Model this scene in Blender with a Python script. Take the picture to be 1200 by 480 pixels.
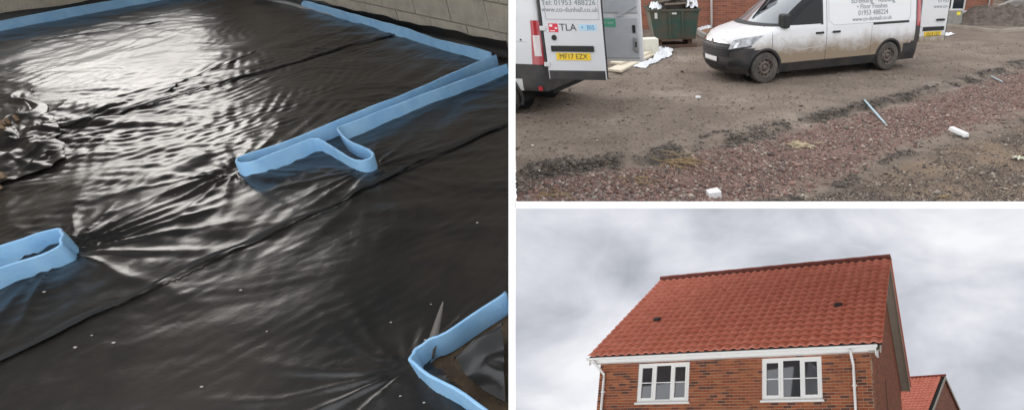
import bpy, bmesh, math, random
import numpy as np
from mathutils import Matrix, Vector, Euler
R = math.radians
random.seed(7)
for o in list(bpy.data.objects): bpy.data.objects.remove(o)
scene = bpy.context.scene
col = scene.collection

# ------------------------------------------------------------------ camera
F, CX, CY = 700.0, 850.0, 290.0            # focal length and principal point, in pixels of a 1200 x 480 picture
EYE = Vector((0, 0, 2.65)); PITCH = math.atan(0.5)
cam = bpy.data.cameras.new('camera'); cam_o = bpy.data.objects.new('camera', cam); col.objects.link(cam_o)
cam.sensor_width = 36; cam.lens = F/1200*36; cam.shift_x = -(CX-600)/1200; cam.shift_y = (CY-240)/1200
cam.clip_start = 0.05; cam.clip_end = 800
cam_o.location = EYE; cam_o.rotation_euler = (R(90)-PITCH, 0, 0)
scene.camera = cam_o
CAMM = Matrix.Translation(EYE) @ Matrix.Rotation(-PITCH, 4, 'X')       # x right, y forward, z up -> world

# ------------------------------------------------------------------ world, sun, exposure
SUN_EL, SUN_AZ = 27, 312
world = bpy.data.worlds.new('World'); scene.world = world; world.use_nodes = True
nt = world.node_tree; nt.nodes.clear()
def N(nt, t, **kw):
    n = nt.nodes.new(t)
    for k, v in kw.items():
        if k == 'inp':
            for a, b in v.items(): n.inputs[a].default_value = b
        else: setattr(n, k, v)
    return n
out = N(nt, 'ShaderNodeOutputWorld'); bg = N(nt, 'ShaderNodeBackground', inp={'Strength': 0.15})
sky = N(nt, 'ShaderNodeTexSky', sky_type='NISHITA', sun_disc=False, sun_elevation=R(SUN_EL), sun_rotation=R(SUN_AZ), dust_density=3.0)
tc = N(nt, 'ShaderNodeTexCoord'); ns = N(nt, 'ShaderNodeTexNoise', inp={'Scale': 2.2, 'Detail': 6.0, 'Roughness': .55})
rp = N(nt, 'ShaderNodeValToRGB'); rp.color_ramp.elements[0].color = (5.6, 5.8, 6.2, 1); rp.color_ramp.elements[1].color = (11, 11, 11.2, 1)
rp.color_ramp.elements[0].position = .3; rp.color_ramp.elements[1].position = .7
mx = N(nt, 'ShaderNodeMix', data_type='RGBA', inp={'Factor': .9})
nt.links.new(tc.outputs['Generated'], ns.inputs['Vector']); nt.links.new(ns.outputs['Fac'], rp.inputs['Fac'])
nt.links.new(sky.outputs[0], mx.inputs['A']); nt.links.new(rp.outputs[0], mx.inputs['B'])
nt.links.new(mx.outputs['Result'], bg.inputs['Color']); nt.links.new(bg.outputs[0], out.inputs[0])
sl = bpy.data.lights.new('sun', 'SUN'); sl.energy = 0.5; sl.angle = R(36); sl.color = (1, .97, .93)
so = bpy.data.objects.new('sun', sl); col.objects.link(so)
_d = Vector((math.sin(R(SUN_AZ))*math.cos(R(SUN_EL)), math.cos(R(SUN_AZ))*math.cos(R(SUN_EL)), math.sin(R(SUN_EL))))
so.rotation_euler = _d.to_track_quat('Z', 'Y').to_euler(); so.location = (0, -10, 30)
vs = scene.view_settings; vs.view_transform = 'Standard'; vs.look = 'None'; vs.exposure = 0.45; vs.gamma = 1; vs.use_curve_mapping = False
scene.render.engine = 'CYCLES'

# ------------------------------------------------------------------ materials
MATS = {}
def mat(name, color, rough=.7, metal=0, var=None, scale=8, bump=0, bscale=60, coat=0, detail=5, spec=.5, attr=None, emis=0, trans=0):
    """principled; var = second colour mixed by noise; attr = colour attribute multiplied in"""
    if name in MATS: return MATS[name]
    m = bpy.data.materials.new(name); m.use_nodes = True; t = m.node_tree
    b = t.nodes['Principled BSDF']; b.inputs['Roughness'].default_value = rough; b.inputs['Metallic'].default_value = metal
    b.inputs['Coat Weight'].default_value = coat; b.inputs['Specular IOR Level'].default_value = spec
    b.inputs['Transmission Weight'].default_value = trans
    c4 = (*color, 1); b.inputs['Base Color'].default_value = c4
    tcn = N(t, 'ShaderNodeTexCoord'); src = None
    if var:
        n = N(t, 'ShaderNodeTexNoise', inp={'Scale': scale, 'Detail': detail, 'Roughness': .6}); t.links.new(tcn.outputs['Object'], n.inputs['Vector'])
        r = N(t, 'ShaderNodeValToRGB'); r.color_ramp.elements[0].position = .35; r.color_ramp.elements[1].position = .65
        r.color_ramp.elements[0].color = c4; r.color_ramp.elements[1].color = (*var, 1)
        t.links.new(n.outputs['Fac'], r.inputs['Fac']); src = r.outputs[0]
    if attr:
        a = N(t, 'ShaderNodeAttribute', attribute_name=attr)
        if src is None: src = a.outputs['Color']
        else:
            mm = N(t, 'ShaderNodeMix', data_type='RGBA', blend_type='MULTIPLY', inp={'Factor': 1.0})
            t.links.new(src, mm.inputs['A']); t.links.new(a.outputs['Color'], mm.inputs['B']); src = mm.outputs['Result']
    if src: t.links.new(src, b.inputs['Base Color'])
    if bump:
        n2 = N(t, 'ShaderNodeTexNoise', inp={'Scale': bscale, 'Detail': 6.0}); t.links.new(tcn.outputs['Object'], n2.inputs['Vector'])
        bp = N(t, 'ShaderNodeBump', inp={'Strength': bump, 'Distance': .02}); t.links.new(n2.outputs['Fac'], bp.inputs['Height']); t.links.new(bp.outputs[0], b.inputs['Normal'])
    MATS[name] = m; return m

# ------------------------------------------------------------------ mesh helpers
class MB:
    def __init__(s): s.v = []; s.f = []; s.c = []
    def add(s, vs, fs, c=None):
        k = len(s.v); s.v += [tuple(p) for p in vs]; s.f += [tuple(i+k for i in f) for f in fs]
        s.c += [c]*len(fs); return s
    def box(s, x0, x1, y0, y1, z0, z1, c=None, M=None):
        vs = [(x, y, z) for z in (z0, z1) for y in (y0, y1) for x in (x0, x1)]
        if M is not None: vs = [M @ Vector(p) for p in vs]
        return s.add(vs, [(0,2,3,1),(4,5,7,6),(0,1,5,4),(2,6,7,3),(0,4,6,2),(1,3,7,5)], c)
    def bar(s, a, b, w, h, c=None, up=(0,0,1)):
        a = Vector(a); b = Vector(b); d = (b-a).normalized(); sd = d.cross(Vector(up)).normalized(); u = sd.cross(d)
        vs = [p + sd*i*w/2 + u*j*h/2 for p in (a, b) for j in (-1, 1) for i in (-1, 1)]
        return s.add(vs, [(0,1,3,2),(4,6,7,5),(0,4,5,1),(2,3,7,6),(0,2,6,4),(1,5,7,3)], c)
    def tube(s, pts, r, n=10, c=None, cap=True):
        pts = [Vector(p) for p in pts]; k = len(s.v); N_ = len(pts)
        for i, p in enumerate(pts):
            d = (pts[min(i+1, N_-1)] - pts[max(i-1, 0)]).normalized()
            a = d.cross(Vector((0, 0, 1)));
            if a.length < .05: a = d.cross(Vector((1, 0, 0)))
            a.normalize(); b = d.cross(a); rr = r[i] if isinstance(r, (list, tuple)) else r
            s.v += [tuple(p + a*math.cos(2*math.pi*j/n)*rr + b*math.sin(2*math.pi*j/n)*rr) for j in range(n)]
        for i in range(N_-1):
            for j in range(n):
                s.f.append((k+i*n+j, k+i*n+(j+1) % n, k+(i+1)*n+(j+1) % n, k+(i+1)*n+j)); s.c.append(c)
        if cap:
            s.f.append(tuple(k+j for j in range(n))[::-1]); s.f.append(tuple(k+(N_-1)*n+j for j in range(n))); s.c += [c, c]
        return s
    def lathe(s, prof, n=32, axis='y', c=None):
        """prof: list of (radius, offset along axis)"""
        k = len(s.v)
        for r, o in prof:
            for j in range(n):
                a = 2*math.pi*j/n; s.v.append((r*math.cos(a), o, r*math.sin(a)))
        for i in range(len(prof)-1):
            for j in range(n):
                s.f.append((k+i*n+j, k+i*n+(j+1) % n, k+(i+1)*n+(j+1) % n, k+(i+1)*n+j)); s.c.append(c)
        return s
    def grid(s, P, c=None):
        """P[i][j] points"""
        k = len(s.v); n = len(P[0])
        for row in P: s.v += [tuple(p) for p in row]
        for i in range(len(P)-1):
            for j in range(n-1):
                s.f.append((k+i*n+j, k+i*n+j+1, k+(i+1)*n+j+1, k+(i+1)*n+j)); s.c.append(c)
        return s
    def mesh(s, name, smooth=False):
        me = bpy.data.meshes.new(name); me.from_pydata(s.v, [], s.f); me.update()
        if any(c is not None for c in s.c):
            at = me.color_attributes.new('tint', 'FLOAT_COLOR', 'CORNER'); k = 0
            buf = []
            for p, c in zip(s.f, s.c): buf += list((*(c or (1, 1, 1)), 1))*len(p)
            at.data.foreach_set('color', buf)
        if smooth: me.shade_smooth()
        return me
    def build(s, name, m, parent=None, smooth=False, M=None):
        o = bpy.data.objects.new(name, s.mesh(name, smooth)); o.data.materials.append(m); col.objects.link(o)
        if parent: o.parent = parent
        if M is not None:
            if parent: o.matrix_local = M
            else: o.matrix_world = M
        return o
def fix_normals(o):
    bm = bmesh.new(); bm.from_mesh(o.data); bmesh.ops.recalc_face_normals(bm, faces=bm.faces); bm.to_mesh(o.data); bm.free(); return o
def bevel(o, w=.01, seg=2):
    md = o.modifiers.new('bevel', 'BEVEL'); md.width = w; md.segments = seg; md.limit_method = 'ANGLE'; return o
def tag(o, label, cat, group=None, kind=None):
    if label: o['label'] = label
    if cat: o['category'] = cat
    if group: o['group'] = group
    if kind: o['kind'] = kind
    return o
def empty(name, M, label, cat, group=None):
    o = bpy.data.objects.new(name, None); col.objects.link(o); o.matrix_world = M; o.empty_display_size = .1
    return tag(o, label, cat, group)
def structure(o): o['kind'] = 'structure'; return o
def piece(name, me, m, parent, M):
    o = bpy.data.objects.new(name, me); col.objects.link(o); o.parent = parent; o.matrix_local = M
    if not me.materials: me.materials.append(m)
    return o
FONT = {}
def text(s, size, m, parent, M, name='lettering', ext=.0006, align='CENTER', wid=1.0):
    cu = bpy.data.curves.new(name, 'FONT'); cu.body = s; cu.size = size; cu.extrude = ext; cu.align_x = align; cu.align_y = 'CENTER'; cu.resolution_u = 4
    t = bpy.data.objects.new(name, cu); col.objects.link(t)
    dg = bpy.context.evaluated_depsgraph_get(); me = bpy.data.meshes.new_from_object(t.evaluated_get(dg)); me.name = name
    bpy.data.objects.remove(t); me.transform(Matrix.Diagonal((wid, 1, 1, 1))); me.materials.clear(); me.materials.append(m)
    o = bpy.data.objects.new(name, me); col.objects.link(o); o.parent = parent; o.matrix_local = M; return o

_rs = np.random.RandomState(3); _PERM = _rs.permutation(4096); _G = _rs.rand(4096)*2*np.pi
def perlin(x, y, seed=0):
    x = np.asarray(x, float)+seed*17.31; y = np.asarray(y, float)+seed*9.77
    xi = np.floor(x).astype(int); yi = np.floor(y).astype(int); xf = x-xi; yf = y-yi
    def g(ix, iy, dx, dy):
        a = _G[_PERM[(_PERM[ix & 4095]+iy) & 4095]]; return np.cos(a)*dx+np.sin(a)*dy
    u = xf*xf*xf*(xf*(xf*6-15)+10); v = yf*yf*yf*(yf*(yf*6-15)+10)
    n0 = g(xi, yi, xf, yf)*(1-u)+g(xi+1, yi, xf-1, yf)*u; n1 = g(xi, yi+1, xf, yf-1)*(1-u)+g(xi+1, yi+1, xf-1, yf-1)*u
    return (n0*(1-v)+n1*v)*1.5
def fbm(x, y, o=4, seed=0):
    t = 0; a = 1
    for i in range(o): t = t+a*perlin(x*2**i, y*2**i, seed+i*5); a *= .5
    return t
def ridged(x, y, seed=0): return 1-np.abs(perlin(x, y, seed))*2

def clip_by_board(o):
    """cut a room piece where it meets the partition board"""
    bpy.context.view_layer.update()
    Mi = CAMM.inverted() @ o.matrix_world; n = Vector((1, -K, 0)); p = Vector((-HALF-.003, 0, 0)); L = Mi.inverted()
    pl = L @ p; nl_ = (Mi.to_3x3().transposed() @ n).normalized()
    bm = bmesh.new(); bm.from_mesh(o.data); r = bmesh.ops.bisect_plane(bm, geom=bm.verts[:]+bm.edges[:]+bm.faces[:], plane_co=pl, plane_no=nl_, clear_outer=True)
    ed = [e for e in r['geom_cut'] if isinstance(e, bmesh.types.BMEdge)]
    if ed: bmesh.ops.holes_fill(bm, edges=ed, sides=0)
    bm.to_mesh(o.data); bm.free(); return o

# ================================================================== the white boards that part the three places
white_board = mat('white_board_paint', (.86, .86, .86), .5, bump=.02, bscale=200)
D0 = 1.3; K = (600-CX)/F; HALF = 4*D0/F
b = MB(); P = []
for d, zt, zb in ((D0, .9, -.7), (8.6, 4.4, -3.0)):
    for sx in (-1, 1):
        for z in (zb, zt): P.append((K*d+sx*HALF, d, z))
b.add(P, [(0,1,3,2),(4,6,7,5),(0,4,5,1),(2,3,7,6),(0,2,6,4),(1,5,7,3)])
pb = b.build('partition_board', white_board, M=CAMM); fix_normals(pb)
tag(pb, 'upright white partition board between the membrane floor and the yard', 'partition')
b = MB(); P = []; KH = (CY-240)/F
for d in (D0, 7.25):
    for x in (K*d+HALF+.001, .85*d+.5):
        for sz in (-1, 1): P.append((x, d, KH*d+sz*HALF))
b.add(P, [(0,1,3,2),(4,6,7,5),(0,4,5,1),(2,3,7,6),(0,2,6,4),(1,5,7,3)])
sb = b.build('shelf_board', white_board, M=CAMM); fix_normals(sb)
tag(sb, 'flat white board between the muddy yard and the sky over the tiled roof', 'partition')


# ================================================================== ROOM with the black membrane floor
P1 = math.atan(505/700); EH = 1.5                               # how steeply the room's floor is looked down on, eye height over it
ROOM = CAMM @ Matrix.Rotation(P1, 4, 'X') @ Matrix.Translation((0, 0, -EH))
def FL(px, py, z=0.0):                                          # a point of the room at height z
    d = Vector(((px-CX)/F, math.cos(P1)-(py-CY)/F*math.sin(P1)*1.0, -math.sin(P1)-(py-CY)/F*math.cos(P1)))
    t = (z-EH)/d.z; return Vector((d.x*t, d.y*t, z))
plastic = bpy.data.materials.new('black_polythene'); plastic.use_nodes = True
t = plastic.node_tree; bs = t.nodes['Principled BSDF']
tcn = N(t, 'ShaderNodeTexCoord')
n1 = N(t, 'ShaderNodeTexNoise', inp={'Scale': 1.3, 'Detail': 6.0, 'Roughness': .65}); t.links.new(tcn.outputs['Object'], n1.inputs['Vector'])
r1 = N(t, 'ShaderNodeValToRGB'); r1.color_ramp.elements[0].position = .45; r1.color_ramp.elements[1].position = .8
r1.color_ramp.elements[0].color = (.009, .009, .009, 1); r1.color_ramp.elements[1].color = (.032, .024, .017, 1)
t.links.new(n1.outputs['Fac'], r1.inputs['Fac']); t.links.new(r1.outputs[0], bs.inputs['Base Color'])
r2 = N(t, 'ShaderNodeMapRange', inp={'From Min': .35, 'From Max': .75, 'To Min': .27, 'To Max': .40}); t.links.new(n1.outputs['Fac'], r2.inputs['Value']); t.links.new(r2.outputs[0], bs.inputs['Roughness'])
n3 = N(t, 'ShaderNodeTexNoise', inp={'Scale': 30.0, 'Detail': 4.0, 'Distortion': 1.0}); t.links.new(tcn.outputs['Object'], n3.inputs['Vector'])
bp = N(t, 'ShaderNodeBump', inp={'Strength': .12, 'Distance': .01}); t.links.new(n3.outputs['Fac'], bp.inputs['Height']); t.links.new(bp.outputs[0], bs.inputs['Normal'])
bs.inputs['Specular IOR Level'].default_value = .6; bs.inputs['Coat Weight'].default_value = .12; bs.inputs['Coat Roughness'].default_value = .18
foam = mat('blue_foam', (.25, .49, .76), .5, var=(.33, .58, .82), scale=9, bump=.10, bscale=60)
tape_m = mat('matt_black_tape', (.008, .008, .008), .75)
block_m = mat('concrete_block', (.46, .41, .33), .9, var=(.36, .32, .26), scale=9, bump=.5, bscale=70)
mortar_m = mat('block_mortar', (.26, .23, .18), .95, bump=.3, bscale=90)
plaster = mat('bare_plasterboard', (.40, .39, .37), .9, var=(.45, .43, .4), scale=3)
soil_m = mat('dark_soil', (.06, .04, .025), .95, var=(.11, .075, .04), scale=9, bump=.8, bscale=40)
slab_m = mat('concrete_slab', (.16, .15, .14), .9, var=(.2, .19, .17), scale=3)

wl = FL(0, 37); wl2 = FL(195, 0); ul = (wl2-wl).normalized()                 # the wall with the garden doorway
wr = FL(365, 0, .10).xy.to_3d(); wr2 = FL(595, 52, .10).xy.to_3d(); ur = (wr2-wr).normalized()              # the block wall
nl = Vector((-ul.y, ul.x, 0)); nr = Vector((-ur.y, ur.x, 0))                 # outwards
if nl.dot(wl) < 0: nl = -nl
if nr.dot(wr) < 0: nr = -nr
# corner
den = ul.x*ur.y-ul.y*ur.x; kk = ((wr.x-wl.x)*ur.y-(wr.y-wl.y)*ur.x)/den; corner = wl+ul*kk
rx = K/math.cos(P1)                                                          # the partition in the room, roughly x = k*y'
def inside_right(x, y): return x < K*(y*math.cos(P1)+EH*math.sin(P1))-.012
# floor slab (setting)
b = MB(); fl = [corner+nl*.1+nr*.1, corner+ur*6+nr*.1, Vector((2, -1.2, 0)), Vector((-6.5, -1.2, 0)), corner-ul*9+nl*.1]
poly = []
for i, p in enumerate(fl):                                                   # cut by the partition plane
    q = fl[(i+1) % len(fl)]
    g = lambda p: K*(p.y*math.cos(P1)+EH*math.sin(P1))-.02-p.x
    a_, b_ = g(p), g(q)
    if a_ >= 0: poly.append(p)
    if (a_ >= 0) != (b_ >= 0): poly.append(p+(q-p)*(a_/(a_-b_)))
nv = len(poly)
b.add([(p.x, p.y, -.03) for p in poly]+[(p.x, p.y, -.25) for p in poly], [tuple(range(nv)), tuple(range(nv, 2*nv))[::-1]]+[(i, i+nv, (i+1) % nv+nv, (i+1) % nv) for i in range(nv)])
structure(clip_by_board(fix_normals(b.build('floor', slab_m, M=ROOM))))
# walls
def wall_frame(o_, u, n): return Matrix(((u.x, n.x, 0, o_.x), (u.y, n.y, 0, o_.y), (0, 0, 1, 0), (0, 0, 0, 1)))
CEIL = 2.45
ML = ROOM @ wall_frame(wl, ul, nl)
wroot = empty('garden_wall', ML, 'bare block room wall with a wide doorway to the garden', 'wall')
S1 = (corner-wl).dot(ul)
DO = (-.05, 1.5, .40, 2.2)
b = MB(); b.box(-7, DO[0], .02, .2, 0, CEIL); b.box(DO[1], S1+.1, .02, .2, 0, CEIL); b.box(DO[0], DO[1], .02, .2, DO[3], CEIL); b.box(DO[0], DO[1], .02, .2, 0, DO[2])
b.build('wall_core', block_m, wroot)
# doorway frame
b = MB()
for x in (DO[0], DO[1]-.05): b.box(x, x+.05, .05, .12, DO[2], DO[3])
b.box(DO[0]+.05, DO[1]-.05, .05, .12, DO[3]-.05, DO[3])
b.build('door_frame', white_board, wroot)
MR = ROOM @ wall_frame(wr, ur, nr)
broot = empty('block_wall', MR, 'pale concrete block wall behind the blue edging strip', 'wall')
S0 = (corner-wr).dot(ur)
def board_x(y0):                                                             # where the partition meets the wall's face
    s = 0
    for s_ in np.arange(0, 6, .005):
        p = wr+ur*s_
        if not inside_right(p.x, p.y): return s_
    return 6
SE = board_x(0)
b = MB(); b.box(S0, SE+1.2, .012, .12, 0, .79); clip_by_board(b.build('mortar_bed', mortar_m, broot))
b = MB(); b.box(S0, SE+2, .0, .12, .79, CEIL); clip_by_board(b.build('upper_wall', block_m, broot))
bm = MB(); bm.box(0, .43, 0, .09, 0, .205); bme = bm.mesh('block'); bme.materials.append(block_m)
rows = 0
for r in range(4):
    x = S0+.005-(.22 if r % 2 else .05); z = -.03+r*.215
    while x < SE+.3:
        x0 = max(x, S0); x1 = x+.43
        if x1-x0 > .03:
            o = piece('block', bme, block_m, broot, Matrix.Translation((x0, random.uniform(-.002, .002), z)) @ Matrix.Diagonal(((x1-x0)/.43, 1, 1, 1)))
            if x1 > SE-.05: o.data = o.data.copy(); clip_by_board(o)
        x += .44
# ceiling over the room
b = MB(); pc = [p.copy() for p in poly]; nv = len(pc)
pc = [Vector((p.x, max(p.y, 2.3), 0)) for p in pc]
b.add([(p.x, p.y, CEIL+.002) for p in pc]+[(p.x, p.y, CEIL+.2) for p in pc], [tuple(range(nv))[::-1], tuple(range(nv, 2*nv))]+[(i, (i+1) % nv, (i+1) % nv+nv, i+nv) for i in range(nv)])
structure(clip_by_board(fix_normals(b.build('ceiling', plaster, M=ROOM))))

# membrane sheets: one height field, three sheets parted at the lap joints
A0, A1 = FL(0, 420), FL(596, 145); B0, B1 = FL(75, 153), FL(450, 45)
def side(p0, p1, x, y): return ((p1.x-p0.x)*(y-p0.y)-(p1.y-p0.y)*(x-p0.x))/(p1-p0).length
cs = [(FL(82, 296), .9, .020), (FL(277, 203), .8, .018), (FL(437, 200), .6, .014), (FL(478, 433), .7, .016), (FL(30, 160), .9, .022), (FL(575, 72), .5, .010)]
def membrane_h(x, y):
    ca, sa = math.cos(R(57)), math.sin(R(57)); u = x*ca+y*sa; v = -x*sa+y*ca
    w1 = fbm(x*.9, y*.9, 3, 4)
    crumple = np.clip(.55+fbm(x*.8+3, y*.8, 2, 9)*1.1, .12, 1.3)
    far = np.exp(-(((x+3.6)/1.0)**2+((y-3.5)/1.3)**2))
    h = .008*w1
    tri = lambda t: np.abs(t-np.round(t))*2
    # long soft folds across the sheets, then straight sharp creases in many directions
    h = h+crumple*.006*np.clip(ridged(u*.9+.6*w1, v*2.6+.8*w1, 11), 0, 1)**3
    rc = np.random.RandomState(12)
    for k in range(16):
        a = R(57)+rc.normal(0, .75)+(math.pi/2 if k % 3 == 0 else 0); per = rc.uniform(.10, .42); ph = rc.uniform(0, 9)
        tt = ((-x*math.sin(a)+y*math.cos(a))+.05*perlin(x*1.7, y*1.7, 60+k))/per+ph
        mk = np.clip(perlin(x*1.1, y*1.1, 80+k)*2.2-.15, 0, 1)
        h = h+(.022+.050*far)*per*mk*(tri(tt)-.5)*crumple**.5
    for k in range(14):
        a = R(57)+rc.normal(0, .9)+(math.pi/2 if k % 2 else 0); per = rc.uniform(.045, .085); ph = rc.uniform(0, 9)
        tt = ((-x*math.sin(a)+y*math.cos(a))+.03*perlin(x*3, y*3, 160+k))/per+ph
        mk = np.clip(perlin(x*2.3, y*2.3, 180+k)*2.2-.35, 0, 1)
        h = h+(.016+.075*far)*per*mk*(tri(tt)-.5)
    h = h+(.0006+.0012*far)*perlin(u*16, v*18, 41)+crumple*.0025*np.clip(ridged(u*4.2+1.5*w1, v*2.4-1.2*w1, 21), 0, 1)**3
    for c, rad, am in cs:
        dx = x-c.x; dy = y-c.y; r = np.sqrt(dx*dx+dy*dy)+1e-6; th = np.arctan2(dy, dx)
        rd = np.clip(ridged(th*2.6+.5*w1, r*.5, int(c.x*50) % 37), 0, 1)**2
        h = h+am*rd*np.exp(-r/(rad*.45))*np.clip(r/.08, 0, 1)
    return h+.006
ST = .013
xs_m = np.arange(-6.6, -.2, ST); ys_m = np.arange(.6, 7.6, ST)
X, Y = np.meshgrid(xs_m, ys_m)
Hm = membrane_h(X, Y)
sA = side(A0, A1, X, Y); sB = side(B0, B1, X, Y)
keep = (X < K*(Y*math.cos(P1)+EH*math.sin(P1))-.012)
keep &= ((X-wl.x)*nl.x+(Y-wl.y)*nl.y < .0) & ((X-wr.x)*nr.x+(Y-wr.y)*nr.y < -.02)
# the hole left open in the near strip loop
h0, h1, h2 = FL(498, 425), FL(600, 352), FL(585, 500)
hole = (side(h0, h1, X, Y) < -.02) & (side(h0, h2, X, Y) > .02)
keep &= ~hole
labels = ['wrinkled black membrane sheet beside the concrete block wall', 'crumpled black membrane sheet between the two lap joint tapes', 'smooth dark membrane sheet around the open strip corner']
wob = .012*perlin(X*2.5, Y*2.5, 77)
masks = [keep & (sB+wob > -.03), keep & (sB+wob <= .0) & (sA > -.03), keep & (sA <= 0)]
lift = [.004*np.clip((sB+.06)/.06, 0, 1)*0+.004, 0*sA, -.003+0*sA]
for k in range(3):
    m_ = masks[k]; q = m_[:-1, :-1] & m_[1:, :-1] & m_[:-1, 1:] & m_[1:, 1:]
    used = np.zeros_like(m_); used[:-1, :-1] |= q; used[1:, :-1] |= q; used[:-1, 1:] |= q; used[1:, 1:] |= q
    idx = -np.ones(m_.shape, int); idx[used] = np.arange(used.sum())
    V = np.stack([X[used], Y[used], (Hm+lift[k])[used]], 1); I, J = np.nonzero(q)
    Fc = np.stack([idx[I, J], idx[I, J+1], idx[I+1, J+1], idx[I+1, J]], 1)
    me = bpy.data.meshes.new('membrane_sheet'); me.vertices.add(len(V)); me.vertices.foreach_set('co', V.ravel())
    me.loops.add(Fc.size); me.loops.foreach_set('vertex_index', Fc.ravel()); me.polygons.add(len(Fc))
    me.polygons.foreach_set('loop_start', np.arange(len(Fc))*4); me.polygons.foreach_set('loop_total', np.full(len(Fc), 4)); me.update(); me.validate(); me.shade_smooth()
    o = bpy.data.objects.new('membrane_sheet', me); me.materials.append(plastic); col.objects.link(o); o.matrix_world = ROOM
    tag(o, labels[k], 'plastic sheet', 'black membrane sheets on the floor')
def lookup(xs, ys, Z, x, y):                                    # height of a gridded surface at one point
    i = min(max(int(np.searchsorted(xs, x))-1, 0), len(xs)-2); j = min(max(int(np.searchsorted(ys, y))-1, 0), len(ys)-2)
    a = min(1, max(0, (x-xs[i])/(xs[i+1]-xs[i]))); c = min(1, max(0, (y-ys[j])/(ys[j+1]-ys[j])))
    return float((Z[j, i]*(1-a)+Z[j, i+1]*a)*(1-c)+(Z[j+1, i]*(1-a)+Z[j+1, i+1]*a)*c)
def mh(x, y): return lookup(xs_m, ys_m, Hm, x, y)
def tape(p0, p1, w, label, seed, n=90, lo=-.02):
    b = MB(); rows = []
    d = (p1-p0); L = d.length; d.normalize(); s_ = Vector((-d.y, d.x, 0))
    for i in range(n+1):
        c = p0+d*(L*i/n); off = .018*math.sin(i*.19+seed)+.010*math.sin(i*.53+seed*2); ww = w*(1+.35*math.sin(i*.31+seed)+.2*math.sin(i*.9))
        row = []
        for j in (-1, -.4, .3, 1):
            p = c+s_*(off+j*ww/2); row.append((p.x, p.y, mh(p.x, p.y)+.0075+(.004 if abs(j) < .9 else 0)))
        rows.append(row)
    b.grid(rows); o = b.build('lap_joint_tape', tape_m, smooth=True, M=ROOM)
    return tag(o, label, 'tape')
d_ = (A1-A0).normalized(); tape(A0-d_*.5, A1+d_*.02, .030, 'long matt black tape across the floor in front of the looped blue strip', 1)
d_ = (B1-B0).normalized(); tape(B0-d_*.25, B1+d_*.55, .020, 'thin black tape crossing the shiny crumpled sheet towards the block wall', 2)
pA, pB = FL(118, 66), FL(222, 48)
tape(FL(38, 51), FL(190, 27), .012, 'narrow black tape parallel to the garden wall', 3, 40)
tape(FL(190, 110), FL(300, 62), .010, 'faint short black tape on the sheet by the block wall', 5, 40)

# blue foam edging strips
SH = .088
def smooth_path(pts, n=3, closed=False):
    pts = [Vector(p) for p in pts]
    for _ in range(n):
        q = [pts[0]]
        for a, b_ in zip(pts[:-1], pts[1:]): q += [a*.75+b_*.25, a*.25+b_*.75]
        q.append(pts[-1]); pts = q
    return pts
def strip(pts, label, thick=.012, h=SH, n=2, group='blue foam edging strips'):
    """pts on the floor plane, path of the strip's middle"""
    p = smooth_path(pts, n)
    # resample
    dense = [p[0]]
    for a, b_ in zip(p[:-1], p[1:]):
        m = max(1, int((b_-a).length/.05))
        for i in range(1, m+1): dense.append(a.lerp(b_, i/m))
    p = dense; rows = []
    for i, c in enumerate(p):
        d = (p[min(i+1, len(p)-1)]-p[max(i-1, 0)]).normalized(); s_ = Vector((-d.y, d.x, 0))
        wv = .004*math.sin(i*.5)+.003*math.sin(i*1.3); z0 = -.006; z1 = h+.004*math.sin(i*.37)
        e = thick/2; tl = .010*math.sin(i*.23)
        sec = [(-e, z0), (-e, z1-.004), (-e*.5, z1), (e*.5, z1), (e, z1-.004), (e, z0), (-e, z0)]
        rows.append([(c.x+s_.x*(q+wv+tl*zz/h), c.y+s_.y*(q+wv+tl*zz/h), zz) for q, zz in sec])
    b = MB(); b.grid(rows); b.f.append(tuple(range(6))); b.c.append(None); kk = (len(rows)-1)*7; b.f.append(tuple(kk+i for i in range(6))[::-1]); b.c.append(None)
    o = b.build('edging_strip', foam, smooth=False, M=ROOM); fix_normals(o)
    md = o.modifiers.new('smooth', 'WEIGHTED_NORMAL'); o.data.shade_smooth()
    return tag(o, label, 'foam strip', group)
T = lambda lst: [FL(x, y, SH).xy.to_3d() for x, y in lst]
strip([wl+ul*s_-nl*.035 for s_ in (-.8, 0, .6, 1.3, S1-.1)], 'blue foam strip along the garden wall by the doorway')
strip(T([(320, -9), (345, -3), (420, 17.5), (500, 41), (575, 62)]), 'blue foam strip along the foot of the concrete block wall')
strip(T([(581, 64), (560, 72), (423, 131), (395, 143), (357, 158), (312, 173), (281, 181), (273, 185), (276, 190.5), (296, 190.5), (316, 182), (352, 168), (369, 161.5), (382, 166), (395, 174), (415, 184), (428, 186), (437, 181), (429, 174), (410, 165), (399, 156), (396, 149), (404, 146), (447, 129), (520, 101), (593, 74)]), 'blue foam strip looped around a wall footprint with a rounded nose', n=1)
strip(T([(-50, 309), (0, 290.5), (34, 276), (60, 266.5), (74, 268), (79, 276), (72, 286), (56, 292.5), (0, 312), (-50, 331)]), 'blue foam strip doubled back on itself with a narrow dark slot')
strip(T([(592, 341), (519, 389), (499, 397), (484, 408), (482, 417), (490, 424), (538, 456), (590, 496)]), 'blue foam strip bent round the open soil pocket')
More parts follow.
